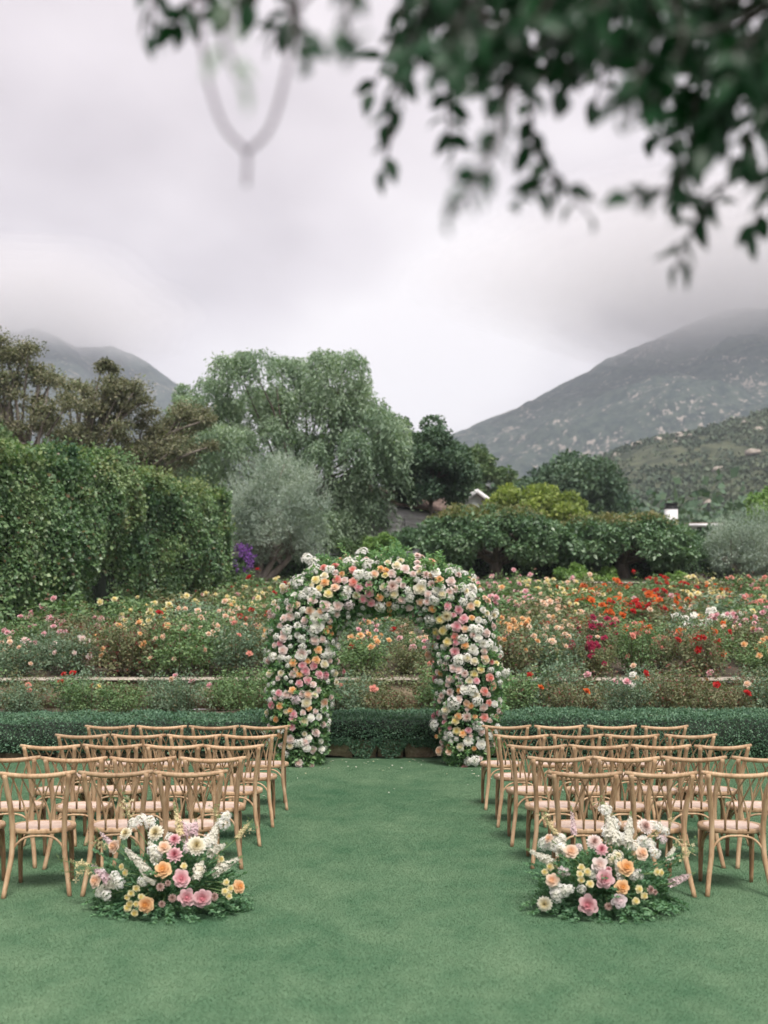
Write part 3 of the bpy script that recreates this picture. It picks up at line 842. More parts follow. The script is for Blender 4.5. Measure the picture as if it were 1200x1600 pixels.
# two wide flat-topped trees
def wide_tree(label, px, d, x0, x1, ytop, ybot, seed, lift):
    base = gpt(px, d); c, rx, rz = crown_from_px(base, x0, x1, ytop, ybot, d)
    k = 190; C = []
    while len(C) < k:
        q = rand_dirs(1)[0] * rnd.uniform(.7, 1)
        ax, az = abs(q[0]), q[2]
        sq = np.sign(q) * np.abs(q) ** .80 
        p = sq * [rx * .93, rx * .62, rz * .86]
        # underside arches up over the trunk
        if p[2] < -rz * .8 + lift * rz * .8 * max(0, 1 - abs(p[0]) / (rx * .5)): continue
        C.append(p)
    C = np.array(C) + c
    _low = C[C[:, 2] < c[2] + rz * .35]
    arr = clump_leaves(C, .42, 230, .15, .55, .75, (0, 0, .7), .5, droop=.25)
    root = empty('wide_tree', base); setp(root, label, 'tree')
    gg = Geo(); fork = np.array([0, 0, .75])
    gg.tube([(0, 0, -.3), (.02, 0, .1), (.0, 0, .45), fork], [.42, .30, .27, .26], 10)
    for j in range(7):
        a = j / 7 * 2 * math.pi + .3
        tip = c + np.array([math.cos(a) * rx * .62, math.sin(a) * rx * .4, rz * rnd.uniform(-.1, .25)])
        pth = limb_path(fork - [0, 0, rnd.uniform(0, .2)], tip, -.03, 8)
        gg.tube(pth, np.linspace(.17, .06, 8), 7)
        for _ in range(6):
            s = pth[rnd.randrange(2, 8)]; e = C[np.argmin(np.linalg.norm(C - (s + rng.normal(size=3) * 1.2 + [0, 0, .5]), axis=1))]
            gg.tube(limb_path(s, e, .03, 5), np.linspace(.055, .02, 5), 5)
    mobj('trunk', gg.mesh('wide_trunk', M['branch'], smooth=True), root)
    setp(mobj('crown', np_mesh('wide_crown', *arr, M['wide']), root), kind='stuff')
    T = C[C[:, 2] > c[2] + rz * .45] + [0, 0, .22]
    setp(mobj('new_leaves', np_mesh('wide_top', *clump_leaves(T, .40, 110, .12, .55, .6, (0, 0, .8), .6), M['wide_top']), root), kind='stuff')
wide_tree('wide flat-topped dark green tree beside the white cottage', 775, 44.5, 654, 882, 795, 893, 1, 1.0)
wide_tree('wide flat-topped dark green tree in front of the white chimney', 972, 44.8, 856, 1086, 811, 894, 2, 1.0)

def blob_tree(name, label, px, d, x0, x1, y0, y1, n, leaf, mat, k=60, rc=.3, cat='tree', aspect=.6, bark=None, low=-.6, trunk=True, squash=.8, depth=1.0, shell=.6, droop=0.):
    base = gpt(px, d); c, rx, rz = crown_from_px(base, x0, x1, y0, y1, d)
    C = clumps_ellipsoid(k, (rx * .85, rx * .85 * depth, rz * .85), low, shell) + c
    arr = clump_leaves(C, min(rx, rz * 1.4) * rc, n // k, leaf, aspect, squash, ow=.35, droop=droop)
    return tree(name, label, base, limb_path((0, 0, -.3), c - [0, 0, rz * .3], .01, 6) if trunk else None, max(.12, rx * .06), list(C[::3]), [arr], mat, bark, cat=cat)

blob_tree('oak_tree', 'dark oak standing over the cottage roof right of the pepper tree', 690, 56.5, 598, 746, 664, 802, 46000, .17, M['dark_leaf'], k=90, rc=.27, low=-.8)
blob_tree('shade_tree', 'dark tree in the gap under the pepper tree left of the cottage', 545, 58, 500, 588, 760, 880, 14000, .18, M['dark_leaf'], k=50, low=-.9)
blob_tree('yellow_tree', 'yellow green tree behind the wide tree nearest the cottage', 825, 58, 742, 920, 758, 850, 32000, .19, M['lime'], k=80, rc=.25)
blob_tree('oak_tree', 'dark oak with a broad crown below the mountain', 900, 92, 806, 988, 716, 850, 26000, .30, M['dark_leaf'], k=80, rc=.26)
blob_tree('oak_tree', 'brownish green oak between the cottage and the mountain', 742, 90, 700, 800, 694, 830, 16000, .27, M['mid'], k=45, rc=.3)
blob_tree('oak_tree', 'small dark oak on the slope just left of the broad oak', 800, 100, 770, 835, 728, 850, 9000, .30, M['mid'], k=30, rc=.35)
blob_tree('garden_tree', 'fresh green tree cut by the right edge above the olive', 1215, 60, 1166, 1290, 755, 880, 18000, .18, M['shrub'], k=50, rc=.3)
blob_tree('garden_tree', 'dark bushy tree filling the left edge above the ivy hedge', -35, 36, -130, 48, 655, 800, 22000, .12, M['mid'], k=60, rc=.3)
blob_tree('garden_tree', 'green tree hidden between the brown oaks and the pepper tree', 250, 56, 180, 330, 690, 840, 18000, .17, M['pepper'], k=50, rc=.3)
blob_tree('garden_tree', 'tall green tree behind the twisted brown oak', 130, 58, 20, 240, 700, 850, 22000, .17, M['mid'], k=60, rc=.3)
blob_tree('pepper_tree', 'pale green treetop between the brown oak and the large pepper tree', 285, 60, 255, 330, 603, 760, 12000, .15, M['pepper'], k=40, rc=.35, droop=.6)
blob_tree('lemon_tree', 'dark lemon tree between the wide tree and the right olive', 1090, 46.5, 1035, 1135, 838, 912, 15000, .12, M['wide'], k=45, rc=.3)
blob_tree('garden_tree', 'dark green tree behind the right olive', 1190, 56, 1100, 1290, 850, 930, 14000, .17, M['dark_leaf'], k=40, rc=.3)

def shrub(label, px, d, x0, x1, y0, y1, n, leaf, mat, **kw):
    blob_tree('shrub', label, px, d, x0, x1, y0, y1, n, leaf, mat, cat='shrub', trunk=False, k=kw.pop('k', 24), rc=.32, **kw)
shrub('bright green shrub left of the second wide tree trunk', 900, 43.2, 862, 932, 884, 925, 9000, .085, M['shrub'])
shrub('bright green shrub touching the second wide tree trunk', 945, 43.6, 925, 967, 888, 920, 5000, .085, M['shrub'])
shrub('low bright green shrub right of the second wide tree trunk', 1050, 43.2, 1012, 1092, 895, 925, 8000, .085, M['shrub'])
shrub('dark rounded shrub in front of the cottage', 557, 52, 527, 592, 835, 880, 8000, .10, M['mid'])
shrub('yellow green rounded shrub in front of the cottage', 597, 51, 570, 625, 829, 876, 8000, .10, M['shrub'])
shrub('dark clipped shrub below the cottage corner', 640, 53, 612, 665, 823, 868, 8000, .10, M['wide'])
shrub('grey green bush at the foot of the ivy hedge end', 345, 41.8, 322, 368, 895, 935, 5000, .08, M['olive'])
shrub('low grey lavender mound below the right olive', 1165, 43.6, 1110, 1240, 900, 925, 8000, .07, M['olive'])
shrub('dark purple leaved shrub left of the right olive', 1090, 43.6, 1062, 1118, 897, 925, 5000, .08, foliage_mat('purple_leaf', [(.05, .035, .05), (.09, .06, .08)], trans=.1))

# purple salvia beside the ivy hedge
def salvia():
    base = gpt(376, 41.6); c, rx, rz = crown_from_px(base, 350, 400, 850, 925, 41.6)
    root = empty('purple_salvia', base); setp(root, 'tall purple flowering salvia between the ivy hedge and olive', 'shrub')
    C = clumps_ellipsoid(20, (rx * .8, rx * .8, rz * .7), -1, .4) + c - [0, 0, .3]
    setp(mobj('leaves', np_mesh('salvia_leaves', *clump_leaves(C, .3, 160, .10, .5), M['mid']), root), kind='stuff')
    S = []; D = []
    for _ in range(80):
        a = c + rand_dirs(1)[0] * [rx * .8, rx * .8, rz * .75]; dr = unit(np.array([rnd.uniform(-.5, .5), rnd.uniform(-.5, .5), 1.]))
        for t in np.linspace(0, .34, 14): S.append(a + dr * t); D.append(rand_dirs(1)[0])
    setp(mobj('flower_spikes', np_mesh('salvia_spikes', *leaf_quads(np.array(S), np.array(D), rand_dirs(len(S)), .085, .07), foliage_mat('salvia_petal', [(.06, .02, .11), (.12, .045, .21), (.18, .085, .28)], trans=.2)), root), kind='stuff')
salvia()

# ------------------------------------------------------------------ houses
M['white'] = noise_mat('white_paint', (.66, .65, .66), (.76, .75, .76), 2.5, rough=.6)
M['shingle'] = noise_mat('roof_shingle', (.12, .085, .07), (.27, .20, .17), 3.2, stretch=(1, 1, 4), bump=.5)
M['pane'] = new_mat('window_glass')[0]
_b = M['pane'].node_tree.nodes['Principled BSDF']; _b.inputs['Base Color'].default_value = (.03, .035, .04, 1); _b.inputs['Roughness'].default_value = .08
M['dark_metal'] = noise_mat('dark_metal', (.02, .02, .022), (.04, .04, .042), 10, rough=.4)

def window(parent, w, h, loc, rz, bars_v=1, bars_h=2):
    g = Geo(); t = .05
    g.box((-w/2 - t/2, 0, 0), (t, .10, h + 2*t)); g.box((w/2 + t/2, 0, 0), (t, .10, h + 2*t))
    g.box((0, 0, h/2 + t/2), (w, .10, t)); g.box((0, 0, -h/2 - t/2), (w, .10, t))
    for i in range(bars_v): g.box((-w/2 + w * (i + 1) / (bars_v + 1), 0, 0), (.03, .05, h))
    for i in range(bars_h): g.box((0, 0, -h/2 + h * (i + 1) / (bars_h + 1)), (w, .045, .03))
    o = mobj('window', g.mesh('window_frame', M['white']), parent, loc); o.rotation_euler = (0, 0, rz)
    g = Geo(); g.box((0, .03, 0), (w, .02, h)); mobj('pane', g.mesh('pane', M['pane']), o)
    return o

def cottage():
    d = 56.0; corner = P(619, 824, d)
    # local frame: origin at the near corner; +x runs along the right wall, +y along the gable wall (both away)
    rz = math.radians(55)
    root = empty('white_cottage', (corner.x, corner.y, 5.2), rz)
    setp(root, 'white cottage with a brown gabled roof half hidden by trees', 'house')
    H = 8.0 - 5.2; Wg, Lg = 5.6, 9.0     # eaves height, gable width (along +y), length (along +x)
    g = Geo(); g.box((Lg / 2, Wg / 2, H / 2), (Lg, Wg, H))
    rise = 1.25
    v = [(0, 0, H), (0, Wg, H), (0, Wg / 2, H + rise), (0, Wg/2, H+rise), (Lg, 0, H), (Lg, Wg, H), (Lg, Wg / 2, H + rise), (Lg, Wg/2, H+rise)]
    g.add(v, [(0, 2, 3, 1), (4, 5, 7, 6)])
    for i in range(9):   # clapboards on both walls
        z = .2 + i * .26
        g.box((Lg / 2, -.012, z), (Lg, .03, .235)); g.box((-.012, Wg / 2, z), (.03, Wg, .235))
    mobj('wall', g.mesh('cottage_wall', M['white']), root)
    def roof_slab(side):
        g = Geo(); ov = .18
        a = (-ov, Wg / 2, H + rise + .05); y0 = -ov if side < 0 else Wg + ov
        drop = rise * (1 + ov / (Wg / 2))
        e = (-ov, y0, H + rise + .05 - drop)
        n = 16
        for i in range(n):   # courses of shingles, each lapping the one below
            t0, t1 = i / n, (i + 1) / n
            z0 = a[2] + (e[2] - a[2]) * t0; z1 = a[2] + (e[2] - a[2]) * t1
            yy0 = a[1] + (e[1] - a[1]) * t0; yy1 = a[1] + (e[1] - a[1]) * (t1 + .012)
            x0, x1 = -ov, Lg + ov
            th = .05
            v = [(x0, yy0, z0), (x1, yy0, z0), (x1, yy1, z1 + .04), (x0, yy1, z1 + .04), (x0, yy0, z0 - th), (x1, yy0, z0 - th), (x1, yy1, z1 - th), (x0, yy1, z1 - th)]
            g.add(v, [(0,1,2,3),(7,6,5,4),(0,4,5,1),(2,6,7,3),(0,3,7,4),(1,5,6,2)])
        return mobj('roof', g.mesh('cottage_roof', M['shingle']), root)
    roof_slab(-1); roof_slab(1)
    g = Geo()   # white barge boards on the gable
    for y0 in (-.18, Wg + .18):
        drop = rise * (1 + .18 / (Wg / 2))
        p0 = np.array([-.24, Wg / 2, H + rise - .08]); p1 = np.array([-.24, y0, H + rise - .08 - drop])
        v = [p0, p0 + [0, 0, -.24], p1 + [0, 0, -.24], p1, p0 + [.06, 0, 0], p0 + [.06, 0, -.24], p1 + [.06, 0, -.24], p1 + [.06, 0, 0]]
        g.add(v, [(0,1,2,3),(7,6,5,4),(0,4,5,1),(2,6,7,3),(0,3,7,4),(1,5,6,2)])
    mobj('barge_board', g.mesh('barge_board', M['white']), root)
    g = Geo(); g.box((Lg / 2, -.22, H - .16), (Lg + .4, .08, .12)); mobj('gutter', g.mesh('gutter', M['dark_metal']), root)
    window(root, .26, .66, (-.06, .77, H - .62), math.radians(-90), 1, 2)
    window(root, .26, .66, (-.06, 1.27, H - .62), math.radians(-90), 1, 2)
    window(root, .30, .40, (.55, -.06, H - .85), 0, 1, 1)
    g = Geo(); g.tube([(-.03, .38, H - .85), (-.14, .38, H - .82), (-.2, .38, H - .9)], .02, 6); g.tube([(-.2, .38, H - .9), (-.2, .38, H - .93), (-.2, .38, H - 1.1)], [.03, .11, .10], 8)
    mobj('wall_lamp', g.mesh('wall_lamp', M['dark_metal']), root)
cottage()

def gable_house():
    d = 64.0; pk = P(741, 767, d)
    rz = math.radians(20)
    root = empty('white_gable', (pk.x, pk.y, pk.z - 3.5), rz)
    setp(root, 'small white gable with a louvred peak showing above the wide tree', 'house')
    g = Geo(); H = 3.5; w = 2.3; rise = 1.45
    g.box((0, 3, (H - rise) / 2), (w * 2, 6, H - rise))
    v = [(-w, 0, H - rise), (w, 0, H - rise), (0, 0, H - .08), (0, 0, H - .08)]
    g.add(v, [(0, 1, 2, 3)])
    mobj('wall', g.mesh('gable_wall', M['white']), root)
    for s in (-1, 1):
        g = Geo(); th = .1
        p0, p1 = np.array([0, -.3, H]), np.array([s * (w + .35), -.3, H - rise * (1 + .35 / w)])
        v = [p0, p1, p1 + [0, 6.5, 0], p0 + [0, 6.5, 0], p0 + [0, 0, th], p1 + [0, 0, th], p1 + [0, 6.5, th], p0 + [0, 6.5, th]]
        g.add(v, [(0,3,2,1),(4,5,6,7),(0,1,5,4),(1,2,6,5),(2,3,7,6),(3,0,4,7)])
        mobj('roof', g.mesh('gable_roof', M['shingle']), root)
        g = Geo(); q = [0, -.06, 0]
        v = [p0 + [0, -.07, .1], p1 + [0, -.07, .1], p1 + [0, -.07, -.16], p0 + [0, -.07, -.16], p0 + [0, -.004, .1], p1 + [0, -.004, .1], p1 + [0, -.004, -.16], p0 + [0, -.004, -.16]]
        g.add(v, [(0,3,2,1),(4,5,6,7),(0,1,5,4),(1,2,6,5),(2,3,7,6),(3,0,4,7)])
        mobj('barge_board', g.mesh('barge_board', M['white']), root)
    g = Geo()
    g.add([(-.95, -.03, H - rise * .72), (.95, -.03, H - rise * .72), (.05, -.03, H - .28), (-.05, -.03, H - .28)], [(0, 1, 2, 3)])
    mobj('louvre', g.mesh('louvre', noise_mat('louvre_grey', (.30, .33, .31), (.36, .39, .37), 2)), root)
gable_house()

def right_house():
    d = 57.0; o0 = P(1100, 850, d)
    root = empty('low_house', (o0.x, d, 4.5)); setp(root, 'low house with a brown roof, white dormer and white chimney beyond the trees', 'house')
    zr = P(0, 818, d).z - 4.5; zl = P(0, 872, d).z - 4.5
    g = Geo(); g.box((1, 6, zl / 2), (9, 8, zl)); mobj('wall', g.mesh('low_house_wall', M['white']), root)
    g = Geo(); n = 12
    for i in range(n):
        t0, t1 = i / n, (i + 1) / n
        y0, y1 = 1.2 + 4 * t0, 1.2 + 4 * (t1 + .012); z0 = zl + (zr - zl) * t0; z1 = zl + (zr - zl) * t1
        v = [(-3.8, y0, z0 + .05), (5.8, y0, z0 + .05), (5.8, y1, z1), (-3.8, y1, z1), (-3.8, y0, z0 - .03), (5.8, y0, z0 - .03), (5.8, y1, z1 - .07), (-3.8, y1, z1 - .07)]
        g.add(v, [(0,1,2,3),(7,6,5,4),(0,4,5,1),(2,6,7,3),(0,3,7,4),(1,5,6,2)])
    mobj('roof', g.mesh('low_house_roof', M['shingle']), root)
    # dormer
    X = lambda px: (px - 1100) / FPX * d
    zt = P(0, 819, d).z - 4.5; zb = P(0, 834, d).z - 4.5
    dm = Geo(); dm.box((X(1118), 2.6, (zt + zb) / 2 - .1), (1.5, 2.4, zt - zb + .2)); do = mobj('dormer', dm.mesh('dormer', M['white']), root)
    g = Geo(); g.box((X(1112), 2.5, zt + .06), (X(1150) - X(1084) - .3, 2.9, .14)); mobj('dormer_roof', g.mesh('dormer_roof', M['white']), do)
    g = Geo(); g.box((X(1112), 2.5, zt + .16), (X(1150) - X(1084) - .3, 2.8, .05)); mobj('roof_cover', g.mesh('roof_cover', M['shingle']), do)
    window(do, .75, .34, (X(1112), 1.36, zb + .28), 0, 0, 0)
    ct, cb = P(0, 790, d).z - 4.5, P(0, 850, d).z - 4.5
    g = Geo(); g.box((X(1061), 1.6, (ct + cb) / 2), (.56, .56, ct - cb)); ch = mobj('chimney', g.mesh('chimney', M['white']), root)
    g = Geo(); g.box((X(1061), 1.6, ct + .045), (.64, .64, .08)); g.box((X(1061), 1.6, ct + .16), (.5, .5, .15)); g.box((X(1061), 1.6, ct + .26), (.6, .6, .05))
    mobj('chimney_cap', g.mesh('chimney_cap', M['dark_metal']), ch)
right_house()
# ------------------------------------------------------------------ blooms (unit radius, facing +Z)
def petal(phi, half, R, z0, H, flare, curl, nu=4, nv=4):
    u = np.linspace(-1, 1, nu); v = np.linspace(0, 1, nv)
    U, V = np.meshgrid(u, v)
    wid = half * (1 - .35 * V ** 3) * np.sqrt(np.clip(V * 1.25 + .12, 0, 1))
    a = phi + U * wid
    r = R * (V ** .8) * (1.05 - .19 * U ** 2 * V)
    z = H - (1 - V) * R * .62 - curl * V ** 5 - .06 * U ** 2 * V
    v_ = np.stack([r * np.cos(a), r * np.sin(a), z], -1).reshape(-1, 3)
    f = [(j*nu+i, j*nu+i+1, (j+1)*nu+i+1, (j+1)*nu+i) for j in range(nv - 1) for i in range(nu - 1)]
    return v_, f

def bud(R, H):
    v = [(0, 0, H)]; f = []
    ring = [(math.cos(i / 8 * 2 * math.pi) * R * q, math.sin(i / 8 * 2 * math.pi) * R * q, z) for q, z in ((.55, H * .97), (1.0, H * .80), (1.1, H * .3)) for i in range(8)]
    v += ring
    for j in range(2):
        f += [(1 + j*8+i, 1 + (j+1)*8+i, 1 + (j+1)*8+(i+1)%8, 1 + j*8+(i+1)%8) for i in range(8)]
    f += [(0, 1 + i, 1 + (i+1)%8, 1 + (i+2)%8) for i in range(0, 8, 2)]
    return np.array(v), np.array(f)

def rose_mesh(name, mat, seed, lod=1, open_=1.0):
    r = random.Random(seed); g = Geo()
    nu, nv = (5, 5) if lod == 1 else ((4, 3) if lod == 0 else (6, 6))
    rings = [(3, .20, .66, .0, 0), (4, .33, .64, .0, .01), (4, .47, .60, .0, .03), (5, .61, .53, .0, .05), (5, .75, .44, 0, .08), (5, .88, .33, 0, .11), (6, 1.0, .20, 0, .14)]
    if lod == 0: rings = [(3, .34, .62, .0, 0), (4, .68, .50, .05, .06), (5, 1.0, .24, .35, .12)]
    g.add(*bud(rings[0][1] * 1.15, rings[0][2] * .97))
    for k, (n, R, H, fl, cu) in enumerate(rings):
        for i in range(n):
            phi = i / n * 2 * math.pi + k * .9 + r.uniform(-.15, .15)
            g.add(*petal(phi, math.pi / n * 1.35, R * r.uniform(.88, 1.10), -.05 * k, H * r.uniform(.9, 1.1), fl * open_, cu * r.uniform(.6, 1.4), nu, nv))
    return g.mesh(name, mat, smooth=True)

def dahlia_mesh(name, mat, seed, rings=7, per=15):
    r = random.Random(seed); g = Geo()
    for k in range(rings):
        t = k / (rings - 1); n = per - (2 if k < 2 else 0) * (2 - k)
        for i in range(n):
            phi = (i + .5 * (k % 2)) / n * 2 * math.pi + r.uniform(-.08, .08)
            L = .35 + .65 * t; el = math.radians(80 - 78 * t + r.uniform(-6, 6)); w = .10 + .07 * t
            c, s = math.cos(phi), math.sin(phi)
            d = np.array([c * math.cos(el), s * math.cos(el), math.sin(el)]); sd = np.array([-s, c, 0]); up = np.cross(d, sd)
            b = np.array([0, 0, .12 * (1 - t)])
            v = [b, b + d * L * .35 + sd * w * .7 - up * w * .3, b + d * L * .75 + sd * w + 0 * up, b + d * L * 1.0, b + d * L * .75 - sd * w, b + d * L * .35 - sd * w * .7 - up * w * .3]
            g.add(v, [(0, 1, 2, 3), (0, 3, 4, 5)])
    return g.mesh(name, mat, smooth=False)

def floret(g, c, nrm, s, r, npet=5, m=0):
    nrm = np.array(nrm, float); nrm /= np.linalg.norm(nrm) + 1e-9
    a = np.cross(nrm, [r.uniform(-1, 1), r.uniform(-1, 1), r.uniform(-1, 1)]); a /= np.linalg.norm(a) + 1e-9; b = np.cross(nrm, a)
    o = r.uniform(0, 6)
    for i in range(npet):
        p = o + i / npet * 2 * math.pi
        d = a * math.cos(p) + b * math.sin(p); t = -a * math.sin(p) + b * math.cos(p)
        g.add([c, c + d * s * .6 + t * s * .30 + nrm * s * .22, c + d * s + nrm * s * .12, c + d * s * .6 - t * s * .30 + nrm * s * .22], [(0, 1, 2, 3)], m)

def cluster_mesh(name, mats, seed, n=34, fs=.27, npet=5):
    r = random.Random(seed); g = Geo()
    for i in range(n):
        z = 1 - (i + .5) / n * 1.15; a = i * 2.39996 + r.uniform(-.2, .2); q = math.sqrt(max(0, 1 - z * z))
        d = np.array([q * math.cos(a), q * math.sin(a), z]) * r.uniform(.62, 1.0)
        floret(g, d * [1, 1, .75], d + np.array([0, 0, .4]), fs * r.uniform(.8, 1.2), r, npet)
    for i in range(8):   # a little green between florets
        d = rand_dirs(1)[0]; d[2] = abs(d[2]); floret(g, d * .5, d, .3, r, 3, 1)
    return g.mesh(name, mats, smooth=False)

def spike_mesh(name, mats, seed, n=46, fat=.16, bud=.25):
    """unit length along +Z, florets getting smaller to buds at the tip"""
    r = random.Random(seed); g = Geo()
    g.tube([(0, 0, -.15), (0, 0, .5), (0, 0, 1)], [.014, .012, .006], 5, m=1)
    for i in range(n):
        t = i / (n - 1); a = i * 2.39996; rad = fat * (1 - .8 * t ** 1.5) * r.uniform(.5, 1.2)
        d = np.array([math.cos(a), math.sin(a), .35]); c = np.array([math.cos(a) * rad * .85, math.sin(a) * rad * .85, t])
        s = fat * (.85 - .55 * t) * r.uniform(.8, 1.2)
        floret(g, c, d, s, r, 5 if t < 1 - bud else 3, 0 if t < 1 - bud * .6 else 1)
    return g.mesh(name, mats, smooth=False)

def thin_spray_mesh(name, mats, seed):
    r = random.Random(seed); g = Geo()
    for b in range(4):
        pts = [(0, 0, 0), (r.uniform(-.1, .1), r.uniform(-.1, .1), .5), (r.uniform(-.25, .25), r.uniform(-.25, .25), r.uniform(.8, 1.05))]
        pts = np.array(pts); g.tube(pts, [.01, .007, .004], 4, m=1)
        for i in range(9):
            t = .35 + .65 * i / 8; p = pts[0] + (pts[2] - pts[0]) * t
            floret(g, p + rng.normal(size=3) * .04, rand_dirs(1)[0] + [0, 0, .3], .055 * r.uniform(.7, 1.3), r, 4, 0 if t < .85 else 1)
    return g.mesh(name, mats, smooth=False)

M['green_bit'] = foliage_mat('flower_green', [(0.06, .11, .045), (.13, .19, .08)], trans=.2)
PC = {  # inner, outer petal colours
 'P': ((.60, .19, .23), (.84, .58, .60)), 'D': ((.66, .16, .12), (.84, .50, .44)), 'B': ((.70, .48, .42), (.86, .77, .73)),
 'O': ((.66, .27, .07), (.85, .60, .35)), 'E': ((.74, .42, .24), (.86, .71, .58)), 'Y': ((.72, .56, .16), (.86, .81, .54)),
 'C': ((.72, .62, .36), (.86, .83, .72)), 'W': ((.80, .78, .68), (.86, .85, .81)), 'Q': ((.35, .10, .13), (.55, .28, .28)),
 'L': ((.78, .60, .63), (.84, .74, .75)), 'U': ((.42, .26, .22), (.58, .42, .38)), 'R': ((.35, .012, .012), (.50, .022, .02)),
 'V': ((.50, .07, .012), (.70, .16, .035)), 'M': ((.22, .012, .045), (.40, .035, .09)), 'K': ((.60, .20, .16), (.74, .36, .28))}
PM = {k: petal_mat('petal_' + k, *v) for k, v in PC.items()}
ROSES = {k: [rose_mesh('rose_bloom', PM[k], i * 7 + ord(k), 1) for i in range(3)] for k in 'PDBOEYCWQLU'}
CARN = [dahlia_mesh('carnation_bloom', PM[k], 31 + i, 6, 11) for i, k in enumerate('WBWC')]
CLUS = {k: [cluster_mesh('cluster_bloom', [PM[k], M['green_bit']], i * 5 + ord(k)) for i in range(4)] for k in 'WCLP'}
FIELD = {k: [rose_mesh('field_bloom', PM[k], i * 3 + ord(k), 0) for i in range(2)] for k in 'PDBOEYCWRVMK'}

def orient(o, n, spin=None):
    q = Vector(n).to_track_quat('Z', 'Y')
    o.rotation_mode = 'QUATERNION'
    from mathutils import Quaternion
    o.rotation_quaternion = q @ Quaternion((0, 0, 1), spin if spin is not None else rnd.uniform(0, 6.28))

# ------------------------------------------------------------------ rose bushes
M['rose_leaf'] = [foliage_mat('rose_leaf_green', [(0.048, 0.09, 0.040), (0.09, 0.15, 0.066), (0.16, 0.22, 0.10)], trans=.2, patch=.6, patch_scale=1.6, accent=((.12, .06, .04), .04)),
                  foliage_mat('rose_leaf_bronze', [(0.055, 0.075, 0.038), (0.105, 0.125, 0.062), (0.17, 0.175, 0.09)], trans=.2, patch=.6, patch_scale=1.6, accent=((.16, .08, .05), .08)),
                  foliage_mat('rose_leaf_blue', [(0.048, 0.082, 0.052), (0.09, 0.138, 0.088), (0.15, 0.20, 0.14)], trans=.2, patch=.5, patch_scale=1.6, accent=((.20, .17, .09), .05)),
                  foliage_mat('rose_leaf_red', [(0.058, 0.078, 0.042), (0.105, 0.12, 0.06), (0.155, 0.145, 0.085)], trans=.2, patch=.6, patch_scale=1.6, accent=((.18, .06, .05), .14))]
M['cane'] = noise_mat('rose_cane', (.06, .07, .035), (.14, .11, .07), 8)

def bush_meshes(seed, nleaf, leaf, mat):
    """unit-height bush about 1 m wide; returns leaf mesh, cane mesh, tip positions"""
    r = np.random.default_rng(seed); g = Geo(); tips = []; pts = []
    for c in range(13):
        a = r.uniform(0, 2 * math.pi); sp = r.uniform(.12, .50); h = r.uniform(.62, 1.0)
        e = np.array([math.cos(a) * sp, math.sin(a) * sp, h]); b = np.array([math.cos(a) * .05, math.sin(a) * .05, 0])
        t = np.linspace(0, 1, 6)[:, None]; path = b + (e - b) * t + np.array([math.cos(a), math.sin(a), 0]) * .12 * np.sin(t * math.pi)
        g.tube(path, np.linspace(.012, .004, 6), 4); tips.append(e)
        for tt in r.uniform(.25, 1.0, 12):
            p = b + (e - b) * tt; q = r.normal(size=3) * [.16, .16, .10]; pts.append(p + q)
            if r.uniform() < .3: tips.append(p + q * 1.2 + [0, 0, .05])
    pts = np.array(pts); k = nleaf // len(pts)
    C = (pts[:, None, :] + r.normal(size=(len(pts), k, 3)) * .065).reshape(-1, 3)
    C = C[C[:, 2] > .04]
    v, f = leaves_at(C, leaf, .58, (0, 0, .6), C - [0, 0, .3], .3)
    tips = sorted(tips, key=lambda q: -q[2] + .0 * q[0])
    return np_mesh('rose_foliage', v, f, mat), g.mesh('rose_canes', M['cane'], smooth=True), tips
BUSH_N = [bush_meshes(i, 4200, .046, M['rose_leaf'][i % 4]) for i in range(8)]
BUSH_F = [bush_meshes(20 + i, 2300, .066, M['rose_leaf'][[0, 2, 1, 0, 3, 0][i]]) for i in range(6)]

COLOR_WORD = {'P': 'pink', 'D': 'coral', 'B': 'blush', 'O': 'orange', 'E': 'peach', 'Y': 'yellow', 'C': 'cream', 'W': 'white', 'R': 'red', 'V': 'vermilion', 'M': 'crimson', 'K': 'salmon'}
ANCH = [(30,1035,'K'),(60,1030,'R'),(110,1045,'R'),(20,1000,'E'),(90,965,'P'),(160,970,'P'),(130,1000,'B'),(190,1035,'Y'),(225,1018,'R'),(215,958,'Y'),(320,928,'Y'),(285,985,'E'),(340,985,'K'),
 (300,960,'E'),(390,1000,'O'),(350,1070,'P'),(410,930,'Y'),(100,1098,'V'),(70,1095,'C'),(220,1100,'V'),(620,1020,'V'),(560,1015,'M'),(640,960,'E'),(590,1000,'P'),(650,1060,'K'),(540,970,'O'),(785,925,'P'),(850,935,'E'),(865,965,'E'),
 (800,975,'O'),(830,1030,'R'),(820,1000,'M'),(915,988,'M'),(905,1052,'P'),(945,1055,'K'),(945,925,'V'),(990,955,'V'),(1020,965,'K'),(1080,945,'W'),(1100,938,'Y'),(1170,928,'K'),(1150,985,'V'),(1175,1000,'O'),
 (1120,1000,'R'),(1150,1045,'R'),(1085,1055,'R'),(1010,1035,'R'),(1050,1018,'E'),(1100,1035,'Y'),(1000,1050,'W'),(1185,958,'P'),(1010,925,'R'),(890,925,'Y'),(870,1050,'V'),(1130,1080,'M'),(1180,1075,'Y'),(960,1080,'P'),(850,1080,'W')]
ORD = ['first', 'second', 'third', 'fourth', 'fifth', 'sixth', 'seventh', 'eighth', 'ninth', 'tenth', 'eleventh', 'twelfth', 'thirteenth', 'fourteenth', 'fifteenth', 'sixteenth', 'seventeenth', 'eighteenth', 'nineteenth', 'twentieth',
       'twenty-first', 'twenty-second', 'twenty-third', 'twenty-fourth', 'twenty-fifth', 'twenty-sixth', 'twenty-seventh', 'twenty-eighth', 'twenty-ninth', 'thirtieth', 'thirty-first', 'thirty-second']

